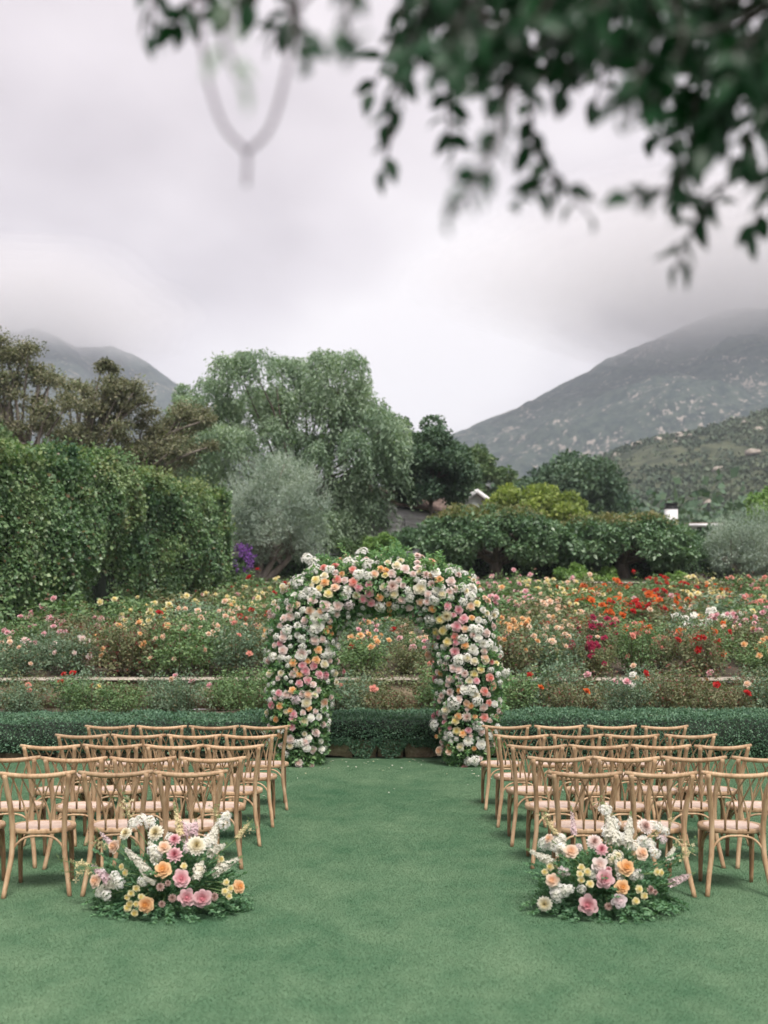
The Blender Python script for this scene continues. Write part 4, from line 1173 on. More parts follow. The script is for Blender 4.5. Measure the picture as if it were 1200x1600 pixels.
def rose_rows():
    rows = [(18.65, 'in lowest row above clipped hedge', 0.86, .80), (19.95, 'in row directly below stone ledge', .84, .78)]
    ys = [21.55, 22.8, 24.2, 25.7, 27.3, 29.0, 30.8, 32.7, 34.7, 36.8, 38.9, 41.0]
    for i, y in enumerate(ys):
        rows.append((y, ('in first row above stone ledge' if i == 0 else 'in top row below the wide trees' if i == len(ys) - 1 else f'in {ORD[i]} row above stone ledge'), .96 + i * .04, .84))
    for ri, (y0, phrase, pitch, hh) in enumerate(rows):
        x0 = (-70 - 600) / FPX * y0; x1 = (1270 - 600) / FPX * y0
        x = x0 + rnd.uniform(0, .5); seq = []
        while x < x1:
            y = y0 + rnd.uniform(-.28, .28)
            ivx = IVY_A[0] + (IVY_B[0] - IVY_A[0]) * (y - IVY_A[1]) / (IVY_B[1] - IVY_A[1])
            if x > ivx + .75 or y0 < 21.3: seq.append((x, y))
            x += pitch * rnd.uniform(.8, 1.25)
            if rnd.random() < (.04 if ri > 1 else .10): x += .35
        vis = 0
        for x, y in seq:
            px = 600 + x / y * FPX
            h = hh * rnd.uniform(.74, 1.26) * (1.0 if ri > 1 else .95) * (1 + .012 * max(0, y - 22))
            if ri > 9: h *= .97
            if ri > 1 and px < 420: h *= 1.05
            gz = float(ground_z(x, y)) - .02
            near = y < 27
            bm = rnd.choice(BUSH_N if near else BUSH_F)
            root = empty('rose_bush', (x, y, gz), rnd.uniform(0, 6.28))
            w = rnd.uniform(1.0, 1.3) * (1.15 if not near else 1.0)
            S = (w * h / .95 * 1.02, w * h / .95 * 1.02, h)
            lf = mobj('leaves', bm[0], root); lf.scale = S; lf['kind'] = 'stuff'
            if y < 24: cn = mobj('stems', bm[1], root); cn.scale = S
            py = HOR + (CAM_Z - gz - h) / y * FPX
            best = min(ANCH, key=lambda a: math.hypot((a[0] - px) * .8, (a[1] - py) * 1.6) * rnd.uniform(.75, 1.3))
            k = best[2]
            if k in 'CWY' and rnd.random() < .35: k = rnd.choice('VKOER')
            nb = rnd.choice([0, 1, 2, 3]) if ri < 2 else rnd.choice([4, 5, 6, 8, 10]) if near else rnd.choice([3, 5, 6, 8, 9, 11])
            if ri >= 2 and px < 420: nb = max(2, int(nb * .75))
            if ri >= 2 and px > 740: nb = int(nb * 1.5) + 1
            tips = bm[2][:26]; ch = rnd.sample(range(len(tips)), min(nb, len(tips)))
            made = 0
            for c in ch:
                t = tips[c]; r = rnd.uniform(.052, .084) * (1.0 if near else 1.3)
                kk = k if rnd.random() < .93 else rnd.choice('REOPY')
                o = mobj('bloom', rnd.choice(FIELD[kk]), root, (t[0] * S[0] * 1.05, t[1] * S[1] * 1.05, t[2] * S[2] + .03))
                o.scale = (r, r, r)
                vw = Vector((rnd.uniform(-.6, .6), -rnd.uniform(.3, 1.0), rnd.uniform(.4, .9))); vw.rotate(Matrix.Rotation(-root.rotation_euler[2], 3, 'Z'))
                orient(o, vw); made += 1
            if 2 <= ri <= 8:
                for _ in range(rnd.choice([1, 2, 3, 4, 5]) if px > 740 or px < 330 else rnd.choice([0, 1, 2])):
                    aw = rnd.uniform(-1.1, 1.1) - math.pi / 2; rr = rnd.uniform(.40, .56) * w * h / .95; zz = h * rnd.uniform(.35, .88)
                    lv = Vector((math.cos(aw) * rr * (1.1 - .35 * zz / h), math.sin(aw) * rr * (1.1 - .35 * zz / h), zz)); lv.rotate(Matrix.Rotation(-root.rotation_euler[2], 3, 'Z'))
                    r = rnd.uniform(.048, .078) * (1.0 if near else 1.2); o = mobj('bloom', rnd.choice(FIELD[k]), root, lv); o.scale = (r, r, r)
                    vw = Vector((math.cos(aw) + rnd.uniform(-.4, .4), math.sin(aw), rnd.uniform(.1, .7))); vw.rotate(Matrix.Rotation(-root.rotation_euler[2], 3, 'Z')); orient(o, vw); made += 1
            inview = -25 < px < 1225
            tag = f'{COLOR_WORD[k]} blooms' if made else 'no open bloom'
            if inview:
                lab = f'{COLOR_WORD[k] + "-flowered" if made else "budding"} rose bush, {ORD[min(vis, 31)]} from left {phrase}'.replace('rose bush with no open bloom', 'budding rose bush').replace('rose bush with vermilion blooms', 'vermilion rose bush'); vis += 1
            else:
                lab = f'{COLOR_WORD[k] + "-flowered" if made else "budding"} rose bush just outside the {"left" if px < 0 else "right"} edge, {phrase}'
            setp(root, lab, 'rose bush', 'rose bushes in the garden beds')
rose_rows()

# ------------------------------------------------------------------ chairs
def wood_mat(name, c1, c2, c3, rough=.5):
    m, nt, b, o = new_mat(name)
    tc = N(nt, 'ShaderNodeTexCoord'); oi = N(nt, 'ShaderNodeObjectInfo')
    mp = N(nt, 'ShaderNodeMapping'); mp.inputs['Scale'].default_value = (30, 30, 2.5)
    off = N(nt, 'ShaderNodeVectorMath', operation='ADD')
    nt.links.new(tc.outputs['Object'], off.inputs[0]); nt.links.new(oi.outputs['Random'], off.inputs[1])
    nt.links.new(off.outputs[0], mp.inputs[0])
    no = N(nt, 'ShaderNodeTexNoise', inp={'Scale': 1.6, 'Detail': 5.0, 'Roughness': .65, 'Distortion': .4}); nt.links.new(mp.outputs[0], no.inputs['Vector'])
    n2 = N(nt, 'ShaderNodeTexNoise', inp={'Scale': 7.0, 'Detail': 3.0}); nt.links.new(off.outputs[0], n2.inputs['Vector'])
    v = math_node(nt, 'ADD', math_node(nt, 'MULTIPLY', no.outputs[0], .6), math_node(nt, 'MULTIPLY', n2.outputs[0], .4))
    r = N(nt, 'ShaderNodeValToRGB'); nt.links.new(v, r.inputs[0])
    r.color_ramp.elements[0].position = .38; r.color_ramp.elements[0].color = (*c1, 1)
    r.color_ramp.elements[1].position = .64; r.color_ramp.elements[1].color = (*c3, 1)
    e = r.color_ramp.elements.new(.5); e.color = (*c2, 1)
    k = math_node(nt, 'ADD', math_node(nt, 'MULTIPLY', oi.outputs['Random'], .34), .83)
    nt.links.new(mix_col(nt, 1.0, r.outputs[0], k, 'MULTIPLY'), b.inputs['Base Color'])
    b.inputs['Roughness'].default_value = rough; b.inputs['Specular IOR Level'].default_value = .3
    bm = N(nt, 'ShaderNodeBump', inp={'Strength': .25, 'Distance': .002}); nt.links.new(no.outputs[0], bm.inputs['Height']); nt.links.new(bm.outputs[0], b.inputs['Normal'])
    return m
M['wood'] = wood_mat('worn_oak', (.25, .15, .082), (.37, .245, .145), (.46, .335, .215))
M['wood_shaded'] = wood_mat('worn_oak_shaded', (.17, .095, .05), (.26, .155, .085), (.34, .225, .135))  # darker oak for front legs: shade under the seat put into the colour
M['seat_wood'] = wood_mat('pale_seat', (.42, .30, .235), (.52, .40, .33), (.58, .47, .41), .6)

def seat_outline(n=40, w=.235, dF=.235, dB=.19, k=2.7):
    pts = []
    for i in range(n):
        a = i / n * 2 * math.pi; c, s = math.cos(a), math.sin(a)
        x = np.sign(c) * abs(c) ** (2 / k) * w * (1.0 if s > 0 else (1 - .16 * (-s))); y = np.sign(s) * abs(s) ** (2 / k) * (dF if s > 0 else dB)
        pts.append((x, y + .215))
    return np.array(pts)
def seat_meshes():
    o = seat_outline(); n = len(o); c = np.array([0, .215])
    def ring(sc, z): return np.concatenate([(o - c) * sc + c, np.full((n, 1), z)], 1)
    rings = [ring(.93, .423), ring(.985, .426), ring(1.0, .435), ring(1.0, .449), ring(.985, .458), ring(.95, .460), ring(.84, .4585), ring(.835, .455)]
    g = Geo(); v = np.concatenate(rings); f = []
    for j in range(len(rings) - 1):
        for i in range(n): f.append((j*n+i, j*n+(i+1)%n, (j+1)*n+(i+1)%n, (j+1)*n+i))
    g.add(v, f)
    b = np.concatenate([rings[0], [[0, .215, .423]]]); g.add(b, [(n, (i+2) % n, (i+1) % n, i) for i in range(0, n, 2)])
    seat = g.mesh('seat', M['wood'], smooth=True)
    g = Geo(); rr = [ring(.832, .450), ring(.828, .4575), ring(.80, .4590), ring(.4, .4565)]
    v = np.concatenate(rr + [[[0, .215, .456]]]); f = []
    for j in range(3):
        for i in range(n): f.append((j*n+i, j*n+(i+1)%n, (j+1)*n+(i+1)%n, (j+1)*n+i))
    f += [(3*n+i, 3*n+(i+1)%n, 3*n+(i+2)%n, 4*n) for i in range(0, n, 2)]
    g.add(v, f)
    return seat, g.mesh('seat_panel', M['seat_wood'], smooth=True)

def curve3(pts, k=16):
    """Catmull-Rom through the points"""
    p = np.array(pts, float); p = np.concatenate([2*p[:1]-p[1:2], p, 2*p[-1:]-p[-2:-1]])
    out = []
    m = len(p) - 3
    for i in range(m):
        for t in np.linspace(0, 1, max(2, k // m) + 1)[:-1]:
            a, b, c, d = p[i:i+4]
            out.append(.5 * ((2*b) + (-a+c)*t + (2*a-5*b+4*c-d)*t*t + (-a+3*b-3*c+d)*t**3))
    out.append(p[-2]); return np.array(out)

def make_chair():
    root = empty('chair'); parts = []
    seat, panel = seat_meshes()
    mobj('seat', seat, root); sp = mobj('seat_panel', panel, root)
    for s in (-1, 1):
        g = Geo(); pts = curve3([(s*.226, -.085, 0), (s*.205, -.035, .14), (s*.183, -.004, .28), (s*.178, .012, .44), (s*.185, -.004, .60), (s*.207, -.045, .76), (s*.217, -.075, .862)], 24)
        g.tube(pts, np.interp(np.linspace(0, 1, len(pts)), [0, .3, .5, .75, 1], [.0165, .0185, .0195, .0195, .0165]), 10)
        mobj('rear_leg', g.mesh('rear_leg', M['wood'], smooth=True), root)
        g = Geo(); g.tube(curve3([(s*.185, .415, 0), (s*.185, .40, .2), (s*.178, .375, .424)], 8), [.0145, .0155, .016, .017, .018, .019, .020, .021, .021][:len(curve3([(0,0,0),(0,0,1),(0,0,2)], 8))], 9)
        mobj('front_leg', g.mesh('front_leg', M['wood_shaded'], smooth=True), root)
    g = Geo(); x = np.linspace(-1, 1, 15)
    pts = np.stack([x * .258, -.092 + .055 * x ** 2, .852 + .020 * x ** 2], 1)
    g.tube(pts, np.interp(np.abs(x), [0, .9, 1], [.0185, .017, .0135]), 12, flat=1.0)
    mobj('top_rail', g.mesh('top_rail', M['wood'], smooth=True), root)
    # bentwood slats crossing between rail and seat
    for b, t in ((-.08, -.168), (0, -.105), (.08, -.038), (-.08, .038), (0, .105), (.08, .168)):
        g = Geo(); yy = -.088 + .055 * (t / .258) ** 2
        pr = np.sign(t - b)
        pts = curve3([(b, .035, .45), (b + pr * .003, .028, .54), (b + (t - b) * .28, .005, .655), (b + (t - b) * .68, -.05, .77), (t, yy, .845)], 20)
        g.tube(pts, np.interp(np.linspace(0, 1, len(pts)), [0, .3, .5, 1], [.0085, .0085, .0062, .0058]), 7)
        mobj('slat', g.mesh('slat', M['wood'], smooth=True), root)
    # bent braces under the seat
    def brace(pts): 
        g = Geo(); g.tube(curve3(pts, 22), .0088, 7); mobj('brace', g.mesh('brace', M['wood'], smooth=True), root)
    brace([(-.182, -.012, .265), (-.165, .002, .34), (-.10, .012, .402), (0, .016, .415), (.10, .012, .402), (.165, .002, .34), (.182, -.012, .265)])
    brace([(-.178, .400, .255), (-.155, .392, .34), (-.09, .388, .403), (0, .388, .414), (.09, .388, .403), (.155, .392, .34), (.178, .400, .255)])
    for s in (-1, 1):
        brace([(s*.178, .012, .265), (s*.172, .04, .34), (s*.172, .11, .402), (s*.172, .20, .415), (s*.172, .29, .402), (s*.176, .355, .34), (s*.182, .385, .255)])
    for s in (-1, 1):
        g = Geo(); g.tube([(s*.1945, .004, .437), (s*.199, .004, .437)], .0045, 6); mobj('bolt', g.mesh('bolt', M['dark_metal']), root)
    return root

CHAIR = make_chair()
def dup(root):
    r = root.copy(); COL.objects.link(r)
    for ch in root.children:
        c = ch.copy(); COL.objects.link(c); c.parent = r
    return r

ROWY = [8.10, 9.02, 9.95, 10.90, 11.90]
F2 = 2222.0
LX = [[-3.00, -2.453, -1.909, -1.38], [-2.98, -2.437, -1.90, -1.348], [-2.90, -2.37, -1.83, -1.306], [-2.883, -2.344, -1.81, -1.28], [-2.857, -2.313, -1.77, -1.237]]
RX = [[1.421, 1.954, 2.51], [1.389, 1.912, 2.45, 3.01], [1.33, 1.864, 2.41, 2.94], [1.306, 1.839, 2.37, 2.93], [1.277, 1.822, 2.377, 2.91]]
LR = [[4, 7, 4, 6], [3, 1, 2, 3], [1, 0, 0, 2], [1, 0, 0, 0], [0, 0, 1, 3]]
RR = [[-4, 1, -4], [1, -2, 0, -3], [1, 0, 0, 5], [0, 1, 1, 4], [3, 2, 1, 7]]
RNAME = ['row nearest the viewer', 'second row', 'middle row', 'fourth row', 'row nearest the arch']
used = False
for side, XS, RS in (('left', LX, LR), ('right', RX, RR)):
    for r in range(5):
        n = len(XS[r])
        for i, x in enumerate(XS[r]):
            c = CHAIR if not used else dup(CHAIR); used = True
            c.location = (x, ROWY[r] + rnd.uniform(-.03, .03), 0)
            c.rotation_euler = (0, 0, math.radians(RS[r][i] * 1.3 + rnd.uniform(-.8, .8)))
            fromaisle = (n - 1 - i) if side == 'left' else i
            pos = ['aisle chair', 'second chair from the aisle', 'third chair from the aisle', 'outermost chair'][fromaisle]
            if side == 'right' and r == 0 and fromaisle == 2: pos = 'third chair from the aisle'
            setp(c, f'pale wooden cross-back {pos}, {RNAME[r]} {side} of the aisle', 'chair', 'wooden chairs set out in rows for the ceremony')
for o in COL.objects:
    pass

# ------------------------------------------------------------------ the floral arch
M['arch_leaf'] = foliage_mat('arch_leaf', [(0.032, 0.075, 0.038), (0.06, 0.125, 0.058), (0.10, 0.18, 0.08), (0.15, .23, .10)], trans=.25, patch=.6, patch_scale=2.2, spec=.4)
M['sprig'] = foliage_mat('sprig_leaf', [(0.05, 0.12, 0.06), (0.10, 0.19, 0.085), (0.17, 0.26, 0.11)], trans=.3, patch=.5, patch_scale=2)
ARCH_Y = 15.72
def arch_path(m=200):
    pts = []; nx = 2.7; a, b, zc = 1.14, 1.02, 1.45
    for z in np.linspace(.02, zc, 50)[:-1]: pts.append((-a - .03 * math.sin(z * 2), z))
    for th in np.linspace(math.pi, 0, 100):
        c, s = math.cos(th), math.sin(th); pts.append((a * np.sign(c) * abs(c) ** (2 / nx), zc + b * s ** (2 / nx)))
    for z in np.linspace(zc, .02, 50)[1:]: pts.append((a + .03 * math.sin(z * 2), z))
    return np.array(pts)
AP = arch_path()
seg = np.linalg.norm(np.diff(AP, axis=0), axis=1); AS = np.concatenate([[0], np.cumsum(seg)])
def arch_R(x, z):
    leg = np.interp(z, [0, .3, .8, 1.4, 1.9], [.28, .36, .45, .46, .46])
    top = .40
    return np.where(z > 1.9, np.where(np.abs(x) > .6, .46, top), leg)
def near_path(x, z):
    d = np.hypot(AP[:, 0] - x, AP[:, 1] - z); i = int(np.argmin(d)); return i, d[i]

TA = """475,135,W,90 545,170,W,90 545,240,W,95 635,222,D,65 740,210,D,70 690,240,W,70 745,265,B,55 790,150,E,60 855,118,E,55 870,170,W,85 935,185,W,70 1000,78,W,100 950,135,W,50 1030,190,W,90 1075,170,W,60 1160,130,W,85 905,243,D,65 965,285,W,90 1050,300,W,75 1110,285,E,75 1170,235,O,60 645,300,C,75 560,340,Y,75 645,360,O,70 760,335,D,75 805,280,O,50 830,340,B,60 910,362,D,85 960,410,P,70 1058,380,P,65 390,355,W,110 315,380,C,50 270,430,C,90 250,400,C,60 595,415,Y,65 680,465,Y,80 520,385,C,50 740,410,E,75 480,435,W,60 540,460,W,80 430,475,W,75 365,485,W,65 575,475,W,60 505,500,W,60 530,530,B,80 860,430,W,90 840,480,W,90 940,480,W,70 1060,460,P,75 1000,518,P,75 1080,552,P,75 1160,500,O,65 1190,400,C,60 1150,580,W,80 170,550,C,55 205,610,B,55 380,572,E,65 320,600,W,80 130,635,B,55 135,680,B,60 505,625,E,75 600,632,E,60 650,580,B,95 765,585,B,85 710,620,W,60 870,575,L,75 755,655,B,60 265,700,B,70 320,680,B,80 455,718,B,65 560,690,W,120 640,690,W,80 690,720,B,55 575,770,W,100 530,810,W,90 390,765,W,70 295,805,W,75 255,880,B,70 250,830,B,50 695,770,O,50 658,818,O,60 710,840,O,40 430,890,W,70 390,855,W,60 548,905,B,80 622,895,B,60 720,920,W,55 665,930,W,50 80,865,C,60 255,1000,B,80 175,950,B,50 435,960,W,55 430,1030,W,100 585,990,O,65 675,1010,W,90 160,1055,W,80 95,1000,W,45 765,960,W,60"""
TB = """25,120,B,60 90,170,C,60 205,155,C,65 170,195,C,80 75,240,O,65 70,280,Y,60 125,265,B,75 25,220,E,45 245,225,B,75 355,110,B,70 395,115,B,50 355,170,B,60 360,215,B,65 315,270,B,60 480,165,E,80 535,160,B,50 430,275,W,75 485,280,E,60 520,255,W,75 550,320,O,70 370,250,W,55 645,245,W,70 700,240,W,70 720,275,W,60 775,265,W,60 655,335,B,75 855,290,W,55 855,325,W,50 185,325,B,55 225,370,B,50 130,380,W,110 45,385,C,60 145,445,C,80 270,420,W,60 285,480,W,70 380,400,C,100 400,350,W,60 480,360,W,70 520,420,W,70 570,395,W,60 570,450,C,75 640,430,W,70 690,405,B,70 655,480,W,60 750,390,W,70 790,420,W,60 840,390,W,90 860,420,W,60 450,448,B,60 210,500,B,70 20,480,O,55 25,560,W,80 100,535,O,50 110,585,O,50 155,560,W,60 285,570,B,60 380,520,E,60 440,515,W,65 505,505,W,80 490,580,O,65 625,555,P,70 725,590,P,70 770,668,P,80 705,735,P,80 830,560,E,65 885,530,Y,60 765,515,W,60 830,470,W,80 620,640,W,100 560,675,Y,75 375,658,O,60 465,680,W,85 305,630,B,65 110,630,O,40 680,635,P,50 840,660,O,50 780,760,E,60 585,775,Y,75 520,785,Y,70 450,780,W,75 370,785,L,70 690,828,D,65 700,880,P,60 625,875,Y,75 760,850,W,75 510,865,P,50 455,890,L,60 505,920,O,50 780,905,O,65 690,962,P,75 455,990,E,75 850,760,W,70 900,770,W,80 850,810,W,60 895,840,W,70 970,795,B,70 900,680,W,60 940,590,W,60 1000,660,W,60 975,620,W,60 1040,610,W,80 1035,640,W,60 1030,735,B,65 980,510,E,65 955,480,E,50 940,890,W,80 1000,910,W,90 1040,950,W,60 950,955,B,60 850,940,W,90 870,965,W,60 1030,820,W,45 800,1010,W,60 960,1020,E,70 720,1015,W,70 1100,985,W,50"""
TC = """205,45,C,90 150,95,B,85 120,90,W,60 300,50,W,80 270,110,W,55 530,35,W,110 435,118,O,80 605,100,O,65 705,85,O,85 545,150,P,90 675,150,P,95 580,210,P,100 510,250,O,75 800,135,C,95 865,95,B,65 840,20,W,90 955,100,B,65 430,252,B,80 740,255,P,95 815,260,P,85 295,240,W,80 260,300,B,60 160,240,C,85 920,240,C,90 1025,220,P,60 605,325,P,95 510,355,P,80 670,370,B,75 730,440,B,70 940,345,W,70 270,472,P,80 355,490,B,85 430,440,O,80 535,480,B,80 610,490,E,90 690,490,C,70 470,550,L,90 590,585,C,105 620,650,O,60 395,500,W,60 165,550,W,50 225,530,B,55 185,610,P,90 280,625,O,75 890,515,C,50 800,580,E,90 800,655,W,110 885,605,W,70 130,700,C,70 550,700,B,65 440,720,P,80 400,680,O,60 430,780,P,70 350,690,C,60 565,800,C,100 640,755,W,80 735,750,W,85 235,780,O,70 785,835,B,80 420,870,P,80 700,935,B,95 280,970,O,70 110,920,W,80 290,900,W,90 160,860,W,60 180,1010,W,90 140,1070,W,70 400,1015,B,90 400,1090,W,80 510,1060,W,90 580,1040,B,90 620,1000,W,75 590,1110,W,90 665,1135,B,85 770,1130,W,75 760,1040,W,60 500,1290,B,95 650,1320,B,70 570,950,W,60"""
TD = """150,30,E,85 185,95,E,60 455,10,P,80 280,110,W,80 345,160,W,100 495,90,W,120 600,60,C,95 680,100,C,90 815,90,C,95 880,105,D,65 940,120,Y,60 980,40,W,70 440,180,B,90 500,200,B,90 570,245,W,90 680,250,Y,80 760,200,Y,80 285,240,O,60 225,305,P,80 400,310,B,90 375,370,B,70 470,280,B,60 510,375,B,75 625,330,C,85 705,325,P,80 860,295,D,100 895,395,E,100 960,260,W,70 1045,235,W,90 980,350,W,60 570,430,W,100 650,440,W,120 510,440,O,75 800,455,D,90 845,490,B,60 850,585,D,75 400,460,W,90 300,500,W,80 280,560,B,70 440,590,W,130 500,540,B,80 700,500,W,100 720,570,W,100 595,595,E,80 640,620,O,70 790,640,B,90 920,600,W,70 980,560,W,60 965,680,W,75 990,620,W,50 230,610,W,55 350,670,C,90 210,740,P,75 265,700,P,70 340,740,B,70 495,745,O,75 595,750,W,110 690,750,O,55 800,760,D,90 940,750,D,60 865,795,B,60 465,795,Y,90 220,840,W,110 335,810,P,60 730,850,W,110 765,920,B,85 285,895,P,60 480,915,Y,85 550,945,O,80 615,910,P,75 640,970,B,55 400,965,W,70 350,1000,W,50 470,1010,W,50 410,1040,W,50 350,940,W,45 610,1030,W,120 240,980,O,45 305,1045,B,65 375,1095,O,50 320,1095,B,50 270,1150,E,90 390,1155,E,80 520,1100,C,85 765,1070,W,100 680,1120,O,55 860,980,W,80 890,890,O,60 940,920,W,60 960,870,W,60 830,1140,C,55 690,1260,W,100 750,1240,B,60 610,1270,W,80 570,1355,Q,80"""
def parse(t, ox, oy, sc):
    out = []
    for e in t.split():
        a, b, k, d = e.split(','); out.append((ox + float(a) / sc, oy + float(b) / sc, k, float(d) / sc))
    return out
BL = parse(TA, 400, 850, 6) + parse(TB, 590, 850, 1200 / 210) + parse(TC, 400, 1020, 7.5) + parse(TD, 650, 1020, 7.5)

def arch():
    root = empty('floral_arch', (0, ARCH_Y, 0))
    setp(root, 'large garden arch covered in white, blush, pink and peach roses', 'flower arch')
    # frame and leafy body
    g = Geo()
    for oy in (-.18, .18):
        g.tube(np.stack([AP[::6, 0], np.full(len(AP[::6]), oy), AP[::6, 1]], 1), .02, 6)
    mobj('frame', g.mesh('arch_frame', M['dark_metal'], smooth=True), root)
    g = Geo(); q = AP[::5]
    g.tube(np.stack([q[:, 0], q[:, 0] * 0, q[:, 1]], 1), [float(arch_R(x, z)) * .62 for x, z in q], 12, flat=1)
    mobj('dark_core', g.mesh('dark_core', M['hedge_core'], smooth=True), root)  # dark tube added inside the foliage to close the gaps between leaves
    n = 44000
    s = rng.uniform(0, AS[-1], n); x0 = np.interp(s, AS, AP[:, 0]); z0 = np.interp(s, AS, AP[:, 1])
    x1 = np.interp(s + .02, AS, AP[:, 0]) - np.interp(s - .02, AS, AP[:, 0]); z1 = np.interp(s + .02, AS, AP[:, 1]) - np.interp(s - .02, AS, AP[:, 1])
    tg = unit(np.stack([x1, z1], 1)); nn = np.stack([tg[:, 1], -tg[:, 0]], 1)
    a = rng.uniform(0, 2 * math.pi, n); R = arch_R(x0, z0) * rng.uniform(.62, 1.0, n) ** .7 * (1 + .10 * smoothn(s * 3, a * 1.5, 1.6))
    dx = np.stack([nn[:, 0] * np.cos(a), np.sin(a) * .82, nn[:, 1] * np.cos(a)], 1)
    p = np.stack([x0, 0 * x0, z0], 1) + dx * R[:, None]; p[:, 2] = np.maximum(p[:, 2], .01)
    setp(mobj('leaves', np_mesh('arch_leaves', *leaves_at(p, .052, .55, (0, 0, .5), dx, .6), M['arch_leaf']), root), kind='stuff')
    # protruding sprigs, brightest along the crown
    S = []; D = []; g = Geo()
    for i in range(200):
        if i < 36: x = rnd.uniform(-.95, .85); z = 2.62; sdir = np.array([rnd.uniform(-.5, .5), rnd.uniform(-.5, .2), 1.]); L = rnd.uniform(.10, .24) * (1.25 if (abs(x + .42) < .14 or abs(x - .02) < .15 or abs(x - .42) < .15) else .7)
        else:
            j = rnd.randrange(len(AP)); x, z = AP[j]; out = np.array([x, 0, z - 1.2]) ; out = out / np.linalg.norm(out)
            sdir = out * rnd.uniform(-.6, 1) + np.array([rnd.uniform(-.5, .5), rnd.uniform(-1, .3), rnd.uniform(-.2, .6)]); L = rnd.uniform(.10, .2)
        i2, _ = near_path(x, z); c = AP[i2]; sdir = sdir / np.linalg.norm(sdir); Rr = float(arch_R(*c))
        b = np.array([c[0] if i >= 36 else x, 0, c[1]]) + sdir * [Rr, Rr * .8, Rr] * .9
        if b[2] < .1: continue
        bend = rng.normal(size=3) * .1
        for t in np.linspace(.1, 1, 11):
            q = b + sdir * L * t + bend * L * t * t
            for sd in (-1, 1):
                w = np.cross(sdir, [0, 1, .2]) * sd; S.append(q); D.append(w + sdir * .7 + rng.normal(size=3) * .3)
        g.tube([b, b + sdir * L * .5 + bend * L * .25, b + sdir * L + bend * L], [.003, .002, .0015], 4)
    setp(mobj('sprigs', np_mesh('arch_sprigs', *leaf_quads(np.array(S), np.array(D), rand_dirs(len(S)) + [0, -.5, .5], .058 * rng.uniform(.6, 1.3, len(S)), .026), M['sprig']), root), kind='stuff')
    setp(mobj('sprig_stems', g.mesh('sprig_stems', M['green_bit']), root), kind='stuff')
    # the blooms that face the lawn
    placed = []
    for px, py, k, dia in BL:
        x = (px - 600) / FPX * (ARCH_Y - .3); z = CAM_Z - (py - HOR) / FPX * (ARCH_Y - .3)
        i, rho = near_path(x, z); c = AP[i]; R = float(arch_R(*c))
        f = min(rho / R, 1.0); yy = -R * .82 * math.sqrt(max(0, 1 - f * f))
        y = ARCH_Y + yy; x = (px - 600) / FPX * y; z = CAM_Z - (py - HOR) / FPX * y
        nx, nz = (x - c[0]), (z - c[1]); nl = math.hypot(nx, nz) + 1e-6
        nv = np.array([nx / nl * f, -math.sqrt(max(.05, 1 - f * f)) - .35, nz / nl * f + .12]) + rng.normal(size=3) * .22
        r = dia / 2 / FPX * y * (1.33 if k in 'WL' else 1.22); placed.append((np.array([x, yy, z]), r))
        if k == 'W' and dia < 8.5 and rnd.random() < .5: r *= 1.1
        clus = k in 'WL' and not (k == 'W' and rnd.random() < .12)
        carn = k == 'W' and clus and rnd.random() < .42
        me = rnd.choice(CARN) if carn else rnd.choice(CLUS[k]) if clus else rnd.choice(ROSES[k])
        o = mobj('carnation' if carn else 'blossom_cluster' if clus else 'rose', me, root, (x, yy - .01, z))
        if carn: r *= .9
        if clus: r *= 1.04
        o.scale = (r, r, r * rnd.uniform(.85, 1.1)); orient(o, nv)
    # smaller blooms tucked between the large ones
    nc = 0; nr_ = 0
    for _ in range(6000):
        if nc > 95 and nr_ > 25: break
        s = rnd.uniform(.15, AS[-1] - .15); x, z = np.interp(s, AS, AP[:, 0]), np.interp(s, AS, AP[:, 1])
        tx, tz = np.interp(s + .02, AS, AP[:, 0]) - np.interp(s - .02, AS, AP[:, 0]), np.interp(s + .02, AS, AP[:, 1]) - np.interp(s - .02, AS, AP[:, 1])
        l = math.hypot(tx, tz); nx, nz = tz / l, -tx / l; a = -rnd.uniform(.0, math.pi)
        d = np.array([nx * math.cos(a), math.sin(a), nz * math.cos(a)]); R = float(arch_R(x, z)); p = np.array([x, 0, z]) + d * [R, R * .82, R]
        r = rnd.uniform(.032, .055)
        if p[2] < .15 or min(np.linalg.norm(q - p) - (r + rr) * .78 for q, rr in placed) < 0: continue
        clus = rnd.random() < .78 and nc <= 95
        if not clus and nr_ > 25: continue
        me = rnd.choice(CLUS['W']) if clus else rnd.choice(ROSES[rnd.choice('BBCEP')])
        o = mobj('blossom_cluster' if clus else 'rose', me, root, p); o.scale = (r, r, r); orient(o, d + rng.normal(size=3) * .2 + [0, -.3, .1]); placed.append((p, r))
        nc += clus; nr_ += (not clus)
    # the blooms of the far side and the inner faces, joined
    V = []; F = []; MI = []; nvt = 0; keys = list('WBCEPOY'); mats = [PM[k] for k in keys]
    srcs = {}
    for ki, k in enumerate(keys):
        me = ROSES[k][0]; vv = np.empty(len(me.vertices) * 3, np.float32); me.vertices.foreach_get('co', vv)
        ff = np.empty(len(me.loops), np.int32); me.loops.foreach_get('vertex_index', ff); srcs[k] = (vv.reshape(-1, 3), ff.reshape(-1, 4))
    for i in range(330):
        s = rnd.uniform(.1, AS[-1] - .1); x, z = np.interp(s, AS, AP[:, 0]), np.interp(s, AS, AP[:, 1])
        a = rnd.uniform(.05, math.pi - .05)
        tx, tz = np.interp(s + .02, AS, AP[:, 0]) - np.interp(s - .02, AS, AP[:, 0]), np.interp(s + .02, AS, AP[:, 1]) - np.interp(s - .02, AS, AP[:, 1])
        l = math.hypot(tx, tz); nx, nz = tz / l, -tx / l
        d = np.array([nx * math.cos(a), math.sin(a), nz * math.cos(a)]); R = float(arch_R(x, z))
        k = rnd.choice('WWWWBBBCCEEPPOY'); vv, ff = srcs[k]
